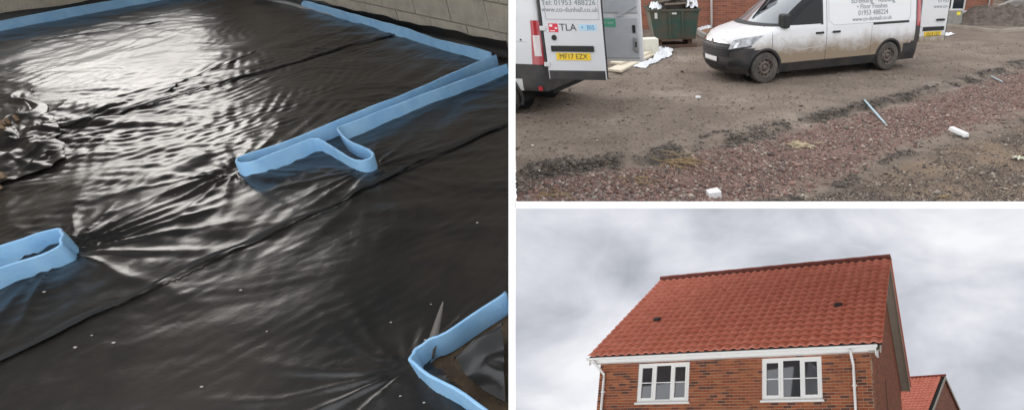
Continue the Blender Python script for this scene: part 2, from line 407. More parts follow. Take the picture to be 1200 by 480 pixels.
# black membrane turned up behind the strip at the block wall
b = MB(); rows = []
for i in range(81):
    s_ = S0+(SE-S0)*i/80; h_ = .105+.006*math.sin(i*.4)+.004*math.sin(i*1.1)+.02*max(0, (i-60)/20); y_ = -.012-.004*math.sin(i*.7)
    p0 = wr+ur*s_+nr*(-.05); p1 = wr+ur*s_+nr*y_
    rows.append([(p0.x, p0.y, .004), (p1.x, p1.y, .03), (p1.x, p1.y, h_*.6), (p1.x-nr.x*.002, p1.y-nr.y*.002, h_)])
b.grid(rows); o = b.build('membrane_upstand', plastic, smooth=True, M=ROOM); tag(o, 'black membrane edge turned up the foot of the concrete block wall', 'plastic sheet')
b = MB(); rows = []
for i in range(41):
    s_ = -1+(S1+1)*i/40; h_ = .12+.012*math.sin(i*.5); p = wl+ul*s_+nl*(.012)
    rows.append([(p.x-nl.x*.02, p.y-nl.y*.02, .004), (p.x, p.y, .03), (p.x, p.y, h_)])
b.grid(rows); o = b.build('membrane_upstand', plastic, smooth=True, M=ROOM); tag(o, 'black membrane edge turned up the foot of the garden wall', 'plastic sheet')
# soil pocket inside the near strip, the folded plastic in it and the pointed flap
hx, hy, hz = h0, FL(612, 345), FL(612, 520)
b = MB(); rows = []
for i in range(31):
    row = []
    for j in range(31):
        a = i/30; c = j/30; p = h0.lerp(FL(598, 353), a).lerp(FL(520, 440).lerp(FL(598, 500), a), c)
        row.append((p.x, p.y, -.012+.012*float(fbm(p.x*9, p.y*9, 3, 2))))
    rows.append(row)
b.grid(rows); o = b.build('soil', soil_m, smooth=True, M=ROOM); tag(o, None, None, kind='stuff'); o['label'] = 'bare brown soil in the pocket inside the bent blue strip'; o['category'] = 'soil'
b = MB(); rows = []
q0, q1, q2, q3 = FL(536, 432), FL(594, 392), FL(594, 476), FL(570, 468)
for i in range(25):
    row = []
    for j in range(25):
        a = i/24; c = j/24; p = q0.lerp(q1, a).lerp(q3.lerp(q2, a), c)
        row.append((p.x, p.y, .02+.05*math.exp(-((c-.15)/.12)**2)+.02*float(ridged(np.array(p.x*6), np.array(p.y*9), 5))+.01))
    rows.append(row)
b.grid(rows); o = b.build('folded_plastic', plastic, smooth=True, M=ROOM); tag(o, 'black plastic fold lying in the soil pocket', 'plastic sheet')
fa = FL(502, 421); b = MB(); rows = []
tipd = FL(519, 353, .20)-fa
for i in range(13):
    a = i/12; w = .020*(1-a)**.7+.001; p = fa+Vector((tipd.x, tipd.y, 0))*a+Vector((0, 0, .004+.196*a))
    rows.append([(p.x-w, p.y, p.z), (p.x, p.y-.008*(1-a), p.z), (p.x+w, p.y, p.z)])
b.grid(rows); o = b.build('plastic_flap', mat('dusty_black_plastic', (.13, .115, .10), .5), smooth=True, M=ROOM)
md = o.modifiers.new('thick', 'SOLIDIFY'); md.thickness = .002; tag(o, 'pointed grey flap of plastic standing up inside the bent blue strip', 'plastic flap')
# torn, folded pieces by the garden doorway
def crumple_sheet(c4, seed, label, amp=.05, z=.012, m=plastic, n=44, name='torn_plastic', M=ROOM, hf=None, fine=1.0):
    b = MB(); rows = []
    for i in range(n+1):
        row = []
        for j in range(n+1):
            a = i/n; c = j/n
            p = c4[0].lerp(c4[1], a).lerp(c4[3].lerp(c4[2], a), c)
            e = min(a, 1-a, c, 1-c)
            wx = .03*float(perlin(np.array(a*5), np.array(c*5), seed+3)); wy = .03*float(perlin(np.array(a*5), np.array(c*5), seed+8))
            h = amp*float(np.clip(ridged(np.array(a*2.2*fine), np.array(c*3.1*fine), seed), 0, 1))**2+amp*.35*float(ridged(np.array(a*6*fine), np.array(c*5*fine), seed+1))*.5
            h = max(0, h)*min(1, .25+e*6)
            base = hf(p.x+wx, p.y+wy) if hf else mh(p.x+wx, p.y+wy)
            row.append((p.x+wx, p.y+wy, base+z+h))
        rows.append(row)
    b.grid(rows); o = b.build(name, m, smooth=True, M=M)
    return o
o = crumple_sheet([FL(-40, 128), FL(38, 108), FL(75, 150), FL(-10, 176)], 4, '', .022); tag(o, 'torn glossy black flap folded over at the end of the thin tape', 'plastic sheet')
o = crumple_sheet([FL(-40, 182), FL(70, 150), FL(80, 190), FL(-40, 240)], 8, '', .02); tag(o, 'loose crumpled black scrap lying below the torn flap', 'plastic sheet')
b = MB()
for i, (px, py) in enumerate(((5, 152), (14, 149), (24, 146), (8, 158), (3, 226), (9, 214))):
    p = FL(px, py); a = random.uniform(0, 3)
    bb = MB(); r = random.uniform(.012, .028)
    pts = [(math.cos(k*1.05+a)*r*random.uniform(.7, 1.3), math.sin(k*1.05+a)*r*.7*random.uniform(.7, 1.3)) for k in range(6)]
    zt = mh(p.x, p.y)+.035
    bb.add([(p.x+x, p.y+y, zt-.02) for x, y in pts]+[(p.x+x*.7, p.y+y*.7, zt+.012) for x, y in pts], [tuple(range(6))[::-1], tuple(range(6, 12))]+[(k, (k+1) % 6, (k+1) % 6+6, k+6) for k in range(6)])
    o = bb.build('clay_crumb', mat('tan_clay', (.32, .22, .13), .95, var=(.2, .14, .09), scale=40, bump=.4)); o.matrix_world = ROOM
    tag(o, 'tan crumb of clay on the torn glossy flap' if i < 4 else 'tan crumb of clay beside the loose crumpled scrap', 'clay crumb', 'clay crumbs on the torn flap' if i < 4 else 'clay crumbs beside the loose scrap')
# pale specks of mortar dropped on the membrane
spk = mat('pale_speck', (.42, .40, .36), .9)
b = MB()
for i in range(34):
    px, py = random.uniform(5, 585), random.uniform(90, 475); p = FL(px, py)
    if float(side(h0, h1, np.array(p.x), np.array(p.y))) < .03 and float(side(h0, h2, np.array(p.x), np.array(p.y))) > -.03: continue
    r = random.uniform(.0012, .003); z = mh(p.x, p.y)
    b.box(p.x-r*1.6, p.x+r*1.6, p.y-r, p.y+r, z, z+r*.8)
o = b.build('mortar_specks', spk, M=ROOM); o['kind'] = 'stuff'; o['label'] = 'tiny pale mortar specks dropped on the black membrane'; o['category'] = 'specks'

# ================================================================== YARD with the two vans
def YD(px, py, z=0.0):                                           # a point of the yard at height z
    d = Vector(((px-CX)/F, math.cos(PITCH)-(py-CY)/F*math.sin(PITCH), -math.sin(PITCH)-(py-CY)/F*math.cos(PITCH)))
    t = (z-EYE.z)/d.z; return Vector((d.x*t, d.y*t, z))
up_line = [YD(*p) for p in ((560, 224), (605, 213), (640, 199), (692, 194), (740, 189), (780, 184), (812, 173), (862, 159), (900, 157), (942, 141), (1007, 126), (1097, 106), (1150, 90), (1200, 74), (1300, 52))]
lo_line = [YD(*p) for p in ((820, 262), (870, 238), (932, 222), (1000, 200), (1036, 183), (1100, 158), (1150, 151), (1200, 134), (1300, 110))]
def yline(line, x): return np.interp(x, [p.x for p in line], [p.y for p in line])
def polydist(line, X, Y):
    best = np.full(X.shape, 1e9); sgn = np.zeros(X.shape)
    for a, b_ in zip(line[:-1], line[1:]):
        dx, dy = b_.x-a.x, b_.y-a.y; L2 = dx*dx+dy*dy
        t = np.clip(((X-a.x)*dx+(Y-a.y)*dy)/L2, 0, 1); qx = X-(a.x+t*dx); qy = Y-(a.y+t*dy); d = np.sqrt(qx*qx+qy*qy)
        s_ = np.sign(dx*(Y-a.y)-dy*(X-a.x)); m = d < best; best = np.where(m, d, best); sgn = np.where(m, s_, sgn)
    return best*sgn                                                # positive: above (farther than) the line
def zones(X, Y):
    w = .22*fbm(X*1.1, Y*1.1, 4, 2)
    du = polydist(up_line, X, Y)+w*.6; dl = polydist(lo_line, X, Y)+w*.7
    rub = np.clip(-du/.4+.25*fbm(X*6, Y*6, 2, 71), 0, 1)*np.clip(dl/.5+.35*fbm(X*5, Y*5, 2, 73), 0, 1)
    dark = np.exp(-((du-.14)/.26)**2)*np.clip(.55+fbm(X*1.7, Y*1.7, 3, 8)*1.1, 0, 1)+.8*np.exp(-((dl+.05)/.13)**2)*np.clip(.3+fbm(X*1.9, Y*1.9, 3, 18)*1.5, 0, 1)  # shade of the bank's drop put into the colour, plus dark soil lower down
    grav = np.clip(-dl/.4, 0, 1)
    return rub, np.clip(dark, 0, 1), grav
def gz(X, Y):
    X = np.asarray(X, float); Y = np.asarray(Y, float); rub, dark, grav = zones(X, Y)
    near = np.clip((24-Y)/8, 0, 1)
    h = .035*fbm(X*.45, Y*.45, 3, 3)+near*(.014*fbm(X*2.2, Y*2.2, 3, 6)+.012*fbm(X*7, Y*7, 3, 13)*(.5+rub))
    du_ = polydist(up_line, X, Y)+.12*fbm(X*1.1, Y*1.1, 4, 2)+.05*fbm(X*5, Y*5, 2, 91); st = np.clip(du_/.16, 0, 1); h = h+near*.075*(st*st*(3-2*st)-1)-.01*dark*near
    # tyre ruts towards the right-hand houses
    v = (Y-16.5)-(X-4)*.33; h = h-.03*np.exp(-((v-.2)/.16)**2)-.03*np.exp(-((v-1.6)/.16)**2)+.02*np.exp(-((v-.9)/.4)**2)
    return h*np.clip((Y-6.34)/.6, 0, 1)
# ground material, its zones from attributes
gm = bpy.data.materials.new('yard_mud'); gm.use_nodes = True; t = gm.node_tree; bs = t.nodes['Principled BSDF']; bs.inputs['Roughness'].default_value = .88; bs.inputs['Specular IOR Level'].default_value = .25
tcn = N(t, 'ShaderNodeTexCoord')
def noise_ramp(scale, c0, c1, p0=.35, p1=.65, detail=8, rough=.65):
    n = N(t, 'ShaderNodeTexNoise', inp={'Scale': scale, 'Detail': detail, 'Roughness': rough}); t.links.new(tcn.outputs['Object'], n.inputs['Vector'])
    r = N(t, 'ShaderNodeValToRGB'); r.color_ramp.elements[0].position = p0; r.color_ramp.elements[1].position = p1
    r.color_ramp.elements[0].color = (*c0, 1); r.color_ramp.elements[1].color = (*c1, 1); t.links.new(n.outputs['Fac'], r.inputs['Fac']); return r.outputs[0]
def mixc(a, b_, fac, mode='MIX'):
    m = N(t, 'ShaderNodeMix', data_type='RGBA', blend_type=mode)
    for k, s_ in (('A', a), ('B', b_)):
        if isinstance(s_, tuple): m.inputs[k].default_value = (*s_, 1)
        else: t.links.new(s_, m.inputs[k])
    if isinstance(fac, float): m.inputs['Factor'].default_value = fac
    else: t.links.new(fac, m.inputs['Factor'])
    return m.outputs['Result']
mud = mixc(noise_ramp(.8, (.115, .088, .068), (.255, .208, .168), .36, .64), noise_ramp(16, (.10, .075, .058), (.29, .235, .19), .3, .7), .5)
mud = mixc(mud, (.36, .31, .26), noise_ramp(.55, (0, 0, 0), (.75, .75, .75), .56, .72))
rubc = mixc(noise_ramp(26, (.075, .046, .04), (.30, .185, .155), .32, .68), noise_ramp(1.6, (.13, .082, .07), (.26, .19, .15), .4, .65), .45)
grc = mixc(noise_ramp(30, (.055, .043, .035), (.22, .17, .13), .3, .7), noise_ramp(.9, (.07, .056, .046), (.27, .19, .12), .4, .62), .55)
def at(name): return N(t, 'ShaderNodeAttribute', attribute_name=name).outputs['Fac']
c = mixc(mud, rubc, at('rubble')); c = mixc(c, grc, at('gravel')); c = mixc(c, noise_ramp(18, (.04, .034, .029), (.12, .10, .082), .35, .7), at('shaded'))  # last mix lays the bank's painted shade over the soil
t.links.new(c, bs.inputs['Base Color'])
nb = N(t, 'ShaderNodeTexNoise', inp={'Scale': 22.0, 'Detail': 10.0, 'Roughness': .7}); t.links.new(tcn.outputs['Object'], nb.inputs['Vector'])
bp = N(t, 'ShaderNodeBump', inp={'Strength': .8, 'Distance': .035}); t.links.new(nb.outputs['Fac'], bp.inputs['Height']); t.links.new(bp.outputs[0], bs.inputs['Normal'])
def ground_sheet(xs, ys, name):
    X, Y = np.meshgrid(xs, ys); Z = gz(X, Y); rub, dark, grav = zones(X, Y)
    n, m = X.shape; idx = np.arange(n*m).reshape(n, m)
    Fc = np.stack([idx[:-1, :-1], idx[:-1, 1:], idx[1:, 1:], idx[1:, :-1]], -1).reshape(-1, 4)
    cx_ = X[:-1, :-1].ravel(); cy_ = Y[:-1, :-1].ravel()
    dep = cy_*math.cos(PITCH)+EYE.z*math.sin(PITCH)
    k = (dep > 8.4) | (cx_ > K*dep+.03)
    Fc = Fc[k]
    me = bpy.data.meshes.new(name); V = np.stack([X.ravel(), Y.ravel(), Z.ravel()], 1)
    me.vertices.add(len(V)); me.vertices.foreach_set('co', V.ravel()); me.loops.add(Fc.size); me.loops.foreach_set('vertex_index', Fc.ravel().astype(np.int32)); me.polygons.add(len(Fc))
    me.polygons.foreach_set('loop_start', np.arange(len(Fc))*4); me.polygons.foreach_set('loop_total', np.full(len(Fc), 4)); me.update(); me.validate(); me.shade_smooth()
    for nm, a in (('rubble', rub), ('shaded', dark), ('gravel', grav)):
        at_ = me.attributes.new(nm, 'FLOAT', 'POINT'); at_.data.foreach_set('value', a.ravel().astype(np.float32))
    me.materials.append(gm); o = bpy.data.objects.new(name, me); col.objects.link(o); return structure(o)
def geo(a, b_, s0, k):
    r = [a]; s_ = s0
    while r[-1] < b_: r.append(r[-1]+s_); s_ *= k
    return np.array(r)
xsg = np.concatenate([-geo(3.4, 120, .06, 1.08)[::-1], np.arange(-3.34, 7.0, .026), geo(7.0, 120, .04, 1.05)])
ysg = np.concatenate([np.arange(6.34, 13, .026), geo(13, 300, .03, 1.022)])
ground_sheet(xsg, ysg, 'ground')
_me = bpy.data.objects['ground'].data; _b = np.empty(len(_me.vertices)*3, np.float32); _me.vertices.foreach_get('co', _b); GZ = _b.reshape(len(ysg), len(xsg), 3)[..., 2]
def gzf(x, y): return lookup(xsg, ysg, GZ, x, y)

# loose stones and brick crumbs
ico_v = [(0,0,1),(.894,0,.447),(.276,.851,.447),(-.724,.526,.447),(-.724,-.526,.447),(.276,-.851,.447),(.724,.526,-.447),(-.276,.851,-.447),(-.894,0,-.447),(-.276,-.851,-.447),(.724,-.526,-.447),(0,0,-1)]
ico_f = [(0,1,2),(0,2,3),(0,3,4),(0,4,5),(0,5,1),(1,6,2),(2,7,3),(3,8,4),(4,9,5),(5,10,1),(2,6,7),(3,7,8),(4,8,9),(5,9,10),(1,10,6),(6,11,7),(7,11,8),(8,11,9),(9,11,10),(10,11,6)]
def stones(name, n, pick, cols, size, label, seed, m):
    rs = np.random.RandomState(seed); XY = pick(rs, n); n = len(XY)
    z = gz(XY[:, 0], XY[:, 1]); r = size[0]*np.exp(rs.randn(n)*size[1])
    r = np.clip(r, size[0]*.4, size[2])
    base = np.array(ico_v); V = base[None]*(1+rs.uniform(-.3, .3, (n, 12, 1)))*rs.uniform(.6, 1.3, (n, 1, 3))*np.array([1, 1, .7])
    a = rs.uniform(0, 6.28, n); ca, sa = np.cos(a), np.sin(a)
    Vx = V[..., 0]*ca[:, None]-V[..., 1]*sa[:, None]; Vy = V[..., 0]*sa[:, None]+V[..., 1]*ca[:, None]
    P = np.stack([Vx*r[:, None]+XY[:, :1], Vy*r[:, None]+XY[:, 1:2], V[..., 2]*r[:, None]+(z+r*.18)[:, None]], -1).reshape(-1, 3)
    Fc = (np.array(ico_f)[None]+12*np.arange(n)[:, None, None]).reshape(-1, 3)
    me = bpy.data.meshes.new(name); me.vertices.add(len(P)); me.vertices.foreach_set('co', P.ravel()); me.loops.add(Fc.size); me.loops.foreach_set('vertex_index', Fc.ravel().astype(np.int32)); me.polygons.add(len(Fc))
    me.polygons.foreach_set('loop_start', np.arange(len(Fc))*3); me.polygons.foreach_set('loop_total', np.full(len(Fc), 3)); me.update()
    C = np.array(cols)[rs.choice(len(cols), n)]*rs.uniform(.7, 1.25, (n, 1)); C = np.repeat(np.concatenate([C, np.ones((n, 1))], 1), 12, 0)
    ca_ = me.color_attributes.new('tint', 'FLOAT_COLOR', 'POINT'); ca_.data.foreach_set('color', C.ravel().astype(np.float32))
    me.materials.append(m); o = bpy.data.objects.new(name, me); col.objects.link(o); o['kind'] = 'stuff'; o['label'] = label; o['category'] = 'stones'; return o
stone_m = mat('loose_stone', (1, 1, 1), .9, attr='tint', var=(.75, .75, .75), scale=60, bump=.3, bscale=80)
def pick_zone(which, thr):
    def f(rs, n):
        res = []
        while len(res) < n:
            y = 6.4+rs.rand(20000)**1.5*13; dep = y*math.cos(PITCH)+EYE.z*math.sin(PITCH); x = rs.uniform(K*dep+.05, .62*dep)
            zz = zones(x, y); v = {'r': zz[0], 'w': zz[1], 'g': zz[2], 'm': (1-zz[0])*(1-zz[2])}[which]
            v = v*np.clip(.72+.7*fbm(x*1.3, y*1.3, 3, 55), 0, 1)
            k = rs.rand(len(x)) < (v-thr); res += list(zip(x[k], y[k]))
        return np.array(res[:n])
    return f
stones('brick_rubble', 34000, pick_zone('r', .02), [(.22, .13, .105), (.27, .165, .135), (.16, .09, .075), (.32, .22, .18), (.22, .18, .155), (.11, .085, .075), (.38, .32, .27), (.19, .11, .09)], (.0115, .45, .045), 'red crushed brick rubble in a band across the yard', 1, stone_m)
stones('gravel', 13000, pick_zone('g', .2), [(.10, .08, .066), (.15, .115, .095), (.07, .056, .048), (.20, .155, .12), (.33, .28, .23)], (.0085, .45, .035), 'dark gravel beside the red rubble band', 2, stone_m)
stones('mud_crumbs', 14000, pick_zone('m', .1), [(.17, .135, .105), (.22, .18, .14), (.12, .09, .07), (.27, .22, .18)], (.008, .55, .04), 'small mud crumbs on the compacted track', 3, stone_m)
stones('edge_clods', 4500, pick_zone('w', .1), [(.09, .074, .06), (.12, .098, .08), (.16, .13, .105), (.07, .06, .05)], (.014, .5, .06), 'dark wet clods along the edge of the rubble', 4, stone_m)  # clod tones darkened too, carrying the shade of the bank
# single stones that stand out
def stone(px, py, r, c, label, seed):
    p = YD(px, py); rs = np.random.RandomState(seed); b = MB()
    V = np.array(ico_v)*(1+rs.uniform(-.22, .22, (12, 1)))*np.array([1.25, .9, .7])*r
    b.add([(x, y, z) for x, y, z in V], ico_f)
    o = b.build('stone', mat('stone_%d' % seed, c, .85, var=tuple(v*.7 for v in c), scale=30, bump=.4), M=Matrix.Translation((p.x, p.y, gzf(p.x, p.y)+r*.4)) @ Matrix.Rotation(seed, 4, 'Z'))
    md = o.modifiers.new('sub', 'SUBSURF'); md.levels = 2; md.render_levels = 2
    return tag(o, label, 'stone')
stone(696, 226, .045, (.27, .27, .22), 'rounded olive grey stone in the red rubble', 1)
stone(624, 170, .04, (.5, .45, .38), 'pale stone on the dark mud below the tailgate van', 2)
stone(630, 198, .04, (.55, .48, .4), 'tilted pale stone at the dark edge of the rubble', 3)
stone(700, 166, .028, (.4, .34, .28), 'small tan stone on the dark mud slope', 4)
stone(655, 208, .035, (.42, .34, .3), 'pinkish pale stone half sunk in the rubble', 5)
stone(1099, 222, .05, (.3, .26, .23), 'grey stone on the dark gravel', 6)
stone(941, 222, .02, (.7, .68, .62), 'tiny white stone at the gravel edge', 7)
stone(1067, 213, .018, (.6, .57, .52), 'tiny cream stone in the middle of the dark gravel', 8)
stone(712, 215, .04, (.40, .30, .26), 'flat pink stone near the olive stone', 9)

# white blocks, paper, pipes, roots
white_poly = mat('white_polystyrene', (.80, .80, .79), .8, var=(.72, .72, .7), scale=12, bump=.15, bscale=120)
def litter_block(px, py, dims, rz, label, notch=True, tilt=0):
    p = YD(px, py); b = MB(); a, d, h = dims
    pts = [(-a, -d), (a, -d*.9), (a*.95, d), (-a*.35, d*.95), (-a*.4, d*.75), (-a*.95, d*.7)] if notch else [(-a, -d), (a, -d), (a*.97, d), (-a*.97, d)]
    n = len(pts); b.add([(x, y, 0) for x, y in pts]+[(x*.97, y*.97, h) for x, y in pts], [tuple(range(n))[::-1], tuple(range(n, 2*n))]+[(i, (i+1) % n, (i+1) % n+n, i+n) for i in range(n)])
    o = b.build('polystyrene_block', white_poly, M=Matrix.Translation((p.x, p.y, gzf(p.x, p.y)+.004)) @ Matrix.Rotation(rz, 4, 'Z') @ Matrix.Rotation(tilt, 4, 'X')); bevel(o, .006)
    return tag(o, label, 'block', 'white blocks lying in the rubble')
litter_block(836, 223, (.085, .08, .085), R(18), 'notched white polystyrene block lying in the red rubble')
litter_block(1124, 151, (.05, .22, .06), R(14), 'narrow white polystyrene offcut lying where rubble meets sandy soil', False)
litter_block(818, 117, (.05, .03, .04), R(5), 'small white lump lying on the compacted track', False)
pipe_m = mat('pale_blue_plastic', (.36, .50, .55), .5)
def pipe(a, b_, r, label, m=pipe_m):
    A_, B_ = YD(*a), YD(*b_); mb = MB(); n = 9; pts = []
    for i in range(n):
        p = A_.lerp(B_, i/(n-1)); pts.append(p)
    zmax = max(gzf(p.x, p.y) for p in pts)
    mb.tube([(p.x, p.y, gzf(A_.x, A_.y)+(gzf(B_.x, B_.y)-gzf(A_.x, A_.y))*i/(n-1)+r+.012) for i, p in enumerate(pts)], r, 10)
    o = mb.build('pipe_offcut', m, smooth=True); return tag(o, label, 'pipe', 'plastic pipes lying on the rubble')
pipe((1013, 120), (1038, 141), .018, 'pale blue plastic pipe lying across the edge of the rubble')
pipe((1162, 87), (1175, 94), .02, 'short grey blue pipe lying on the dark edge of the track', mat('grey_plastic', (.4, .45, .47), .5))
straw = mat('yellow_straw', (.33, .24, .13), .85, var=(.22, .15, .08), scale=30)
def wisp(px, py, n, spread, label, seed, ln=.25, m=straw, tilt=.2):
    rs = random.Random(seed); p0 = YD(px, py); mb = MB()
    for i in range(n):
        x = p0.x+rs.gauss(0, spread); y = p0.y+rs.gauss(0, spread*.8); a = rs.uniform(-1.2, .3); L = ln*rs.uniform(.5, 1.2); bend = rs.uniform(-.5, .5); pts = []
        for k in range(5):
            pts.append((x+math.cos(a+bend*k/4)*L*k/4, y+math.sin(a+bend*k/4)*L*k/4, gzf(x, y)+.022+.025*math.sin(k*.8)*rs.random()))
        mb.tube(pts, [.003, .006, .007, .005, .002], 6)
    o = mb.build('straw_wisp', m, smooth=True); return tag(o, label, 'straw')
wisp(782, 186, 34, .12, 'tangle of yellow straw and roots at the dark rubble edge', 1, .42)
wisp(745, 204, 14, .12, 'few yellow stalks scattered in the red rubble', 2, .22)
wisp(640, 222, 26, .13, 'yellow dry grass lying at the muddy corner of the rubble', 3, .2)
wisp(933, 167, 40, .12, 'patch of pale straw on the red rubble', 4, .16, mat('pale_straw', (.5, .42, .28), .9))
wisp(1100, 228, 3, .03, 'brown dry leaf stalks on the dark gravel', 5, .18)
b = MB(); p = YD(1195, 181)
for k in range(6):
    a = k*1.05; q = [(0, 0, .01), (math.cos(a)*.05-.02*math.sin(a), math.sin(a)*.05+.02*math.cos(a), .04), (math.cos(a)*.12, math.sin(a)*.12, .03), (math.cos(a)*.05+.02*math.sin(a), math.sin(a)*.05-.02*math.cos(a), .04)]
    b.add(q, [(0, 1, 2, 3)])
o = b.build('leaf_rosette', mat('pale_leaf', (.42, .44, .26), .7, var=(.6, .6, .5), scale=30), M=Matrix.Translation((p.x, p.y, gzf(p.x, p.y)+.01))); tag(o, 'pale green leafy weed growing on the dark gravel', 'weed')
pp = mat('white_sheet_plastic', (.80, .82, .84), .45, bump=.1)
# ---- vans
def mk_dirty_white(name, zlo, zhi, base=(.68, .685, .69), dirt=(.30, .24, .17), amt=1.0):
    m = bpy.data.materials.new(name); m.use_nodes = True; t = m.node_tree; bs = t.nodes['Principled BSDF']
    bs.inputs['Roughness'].default_value = .32; bs.inputs['Coat Weight'].default_value = .4; bs.inputs['Coat Roughness'].default_value = .12
    tcn = N(t, 'ShaderNodeTexCoord'); sp = N(t, 'ShaderNodeSeparateXYZ'); t.links.new(tcn.outputs['Object'], sp.inputs[0])
    n = N(t, 'ShaderNodeTexNoise', inp={'Scale': 3.6, 'Detail': 9.0, 'Roughness': .72}); t.links.new(tcn.outputs['Object'], n.inputs['Vector'])
    mr = N(t, 'ShaderNodeMapRange', inp={'From Min': zlo, 'From Max': zhi, 'To Min': 1.0, 'To Max': .0}); t.links.new(sp.outputs['Z'], mr.inputs['Value'])
    # road dirt lies in a splash band; the noise breaks its upper edge
    ad = N(t, 'ShaderNodeMath', operation='ADD', inp={1: -.5}); t.links.new(n.outputs['Fac'], ad.inputs[0])
    mu = N(t, 'ShaderNodeMath', operation='MULTIPLY_ADD', inp={1: .9}); t.links.new(ad.outputs[0], mu.inputs[0]); t.links.new(mr.outputs[0], mu.inputs[2])
    cl = N(t, 'ShaderNodeMapRange', inp={'From Min': .12, 'From Max': .66, 'To Min': 0.0, 'To Max': amt}); t.links.new(mu.outputs[0], cl.inputs['Value'])
    mx = N(t, 'ShaderNodeMix', data_type='RGBA'); mx.inputs['A'].default_value = (*base, 1); mx.inputs['B'].default_value = (*dirt, 1)
    t.links.new(cl.outputs[0], mx.inputs['Factor']); t.links.new(mx.outputs['Result'], bs.inputs['Base Color'])
    r = N(t, 'ShaderNodeMapRange', inp={'To Min': .32, 'To Max': .8}); t.links.new(cl.outputs[0], r.inputs['Value']); t.links.new(r.outputs[0], bs.inputs['Roughness'])
    return m
van_white = mk_dirty_white('dirty_white_paint', .30, 1.08, dirt=(.27, .21, .145), amt=1.0)
van_white2 = mk_dirty_white('grubby_white_paint', .25, .75, (.60, .61, .62), (.40, .38, .34), .6)
trim = mat('dark_grey_plastic', (.018, .019, .023), .5, var=(.05, .045, .04), scale=3)
black = mat('black_rubber', (.015, .015, .016), .6)
tyre_m = mat('tyre_rubber', (.05, .046, .042), .85, var=(.11, .095, .08), scale=5)
rim_m = mat('dirty_steel_rim', (.16, .13, .11), .6, .3, var=(.09, .075, .065), scale=9)
glass_d = mat('van_glass', (.006, .007, .008), .06, spec=.3)
chrome = mat('chrome', (.6, .6, .6), .15, 1)
lamp_c = mat('clear_lamp', (.16, .17, .18), .12, .0, coat=1, var=(.42, .43, .45), scale=7, detail=1)
lamp_r = mat('red_lamp', (.36, .012, .018), .15, coat=1)
lamp_w = mat('pale_lamp', (.62, .56, .56), .2, coat=1)
yellow = mat('number_plate_yellow', (.82, .56, .03), .5)
ink = mat('dark_ink', (.03, .035, .04), .6); greyink = mat('grey_ink', (.16, .19, .21), .6); redm = mat('red_sticker', (.62, .03, .06), .4); bluem = mat('pale_blue_sticker', (.42, .62, .74), .4); greenm = mat('green_sticker', (.09, .33, .22), .5); inkblue = mat('blue_ink', (.06, .22, .42), .5)
liner = mat('wheel_well_black', (.01, .01, .01), .9)
inner_m = mat('door_inner_grey', (.42, .44, .46), .45, var=(.36, .38, .4), scale=4)

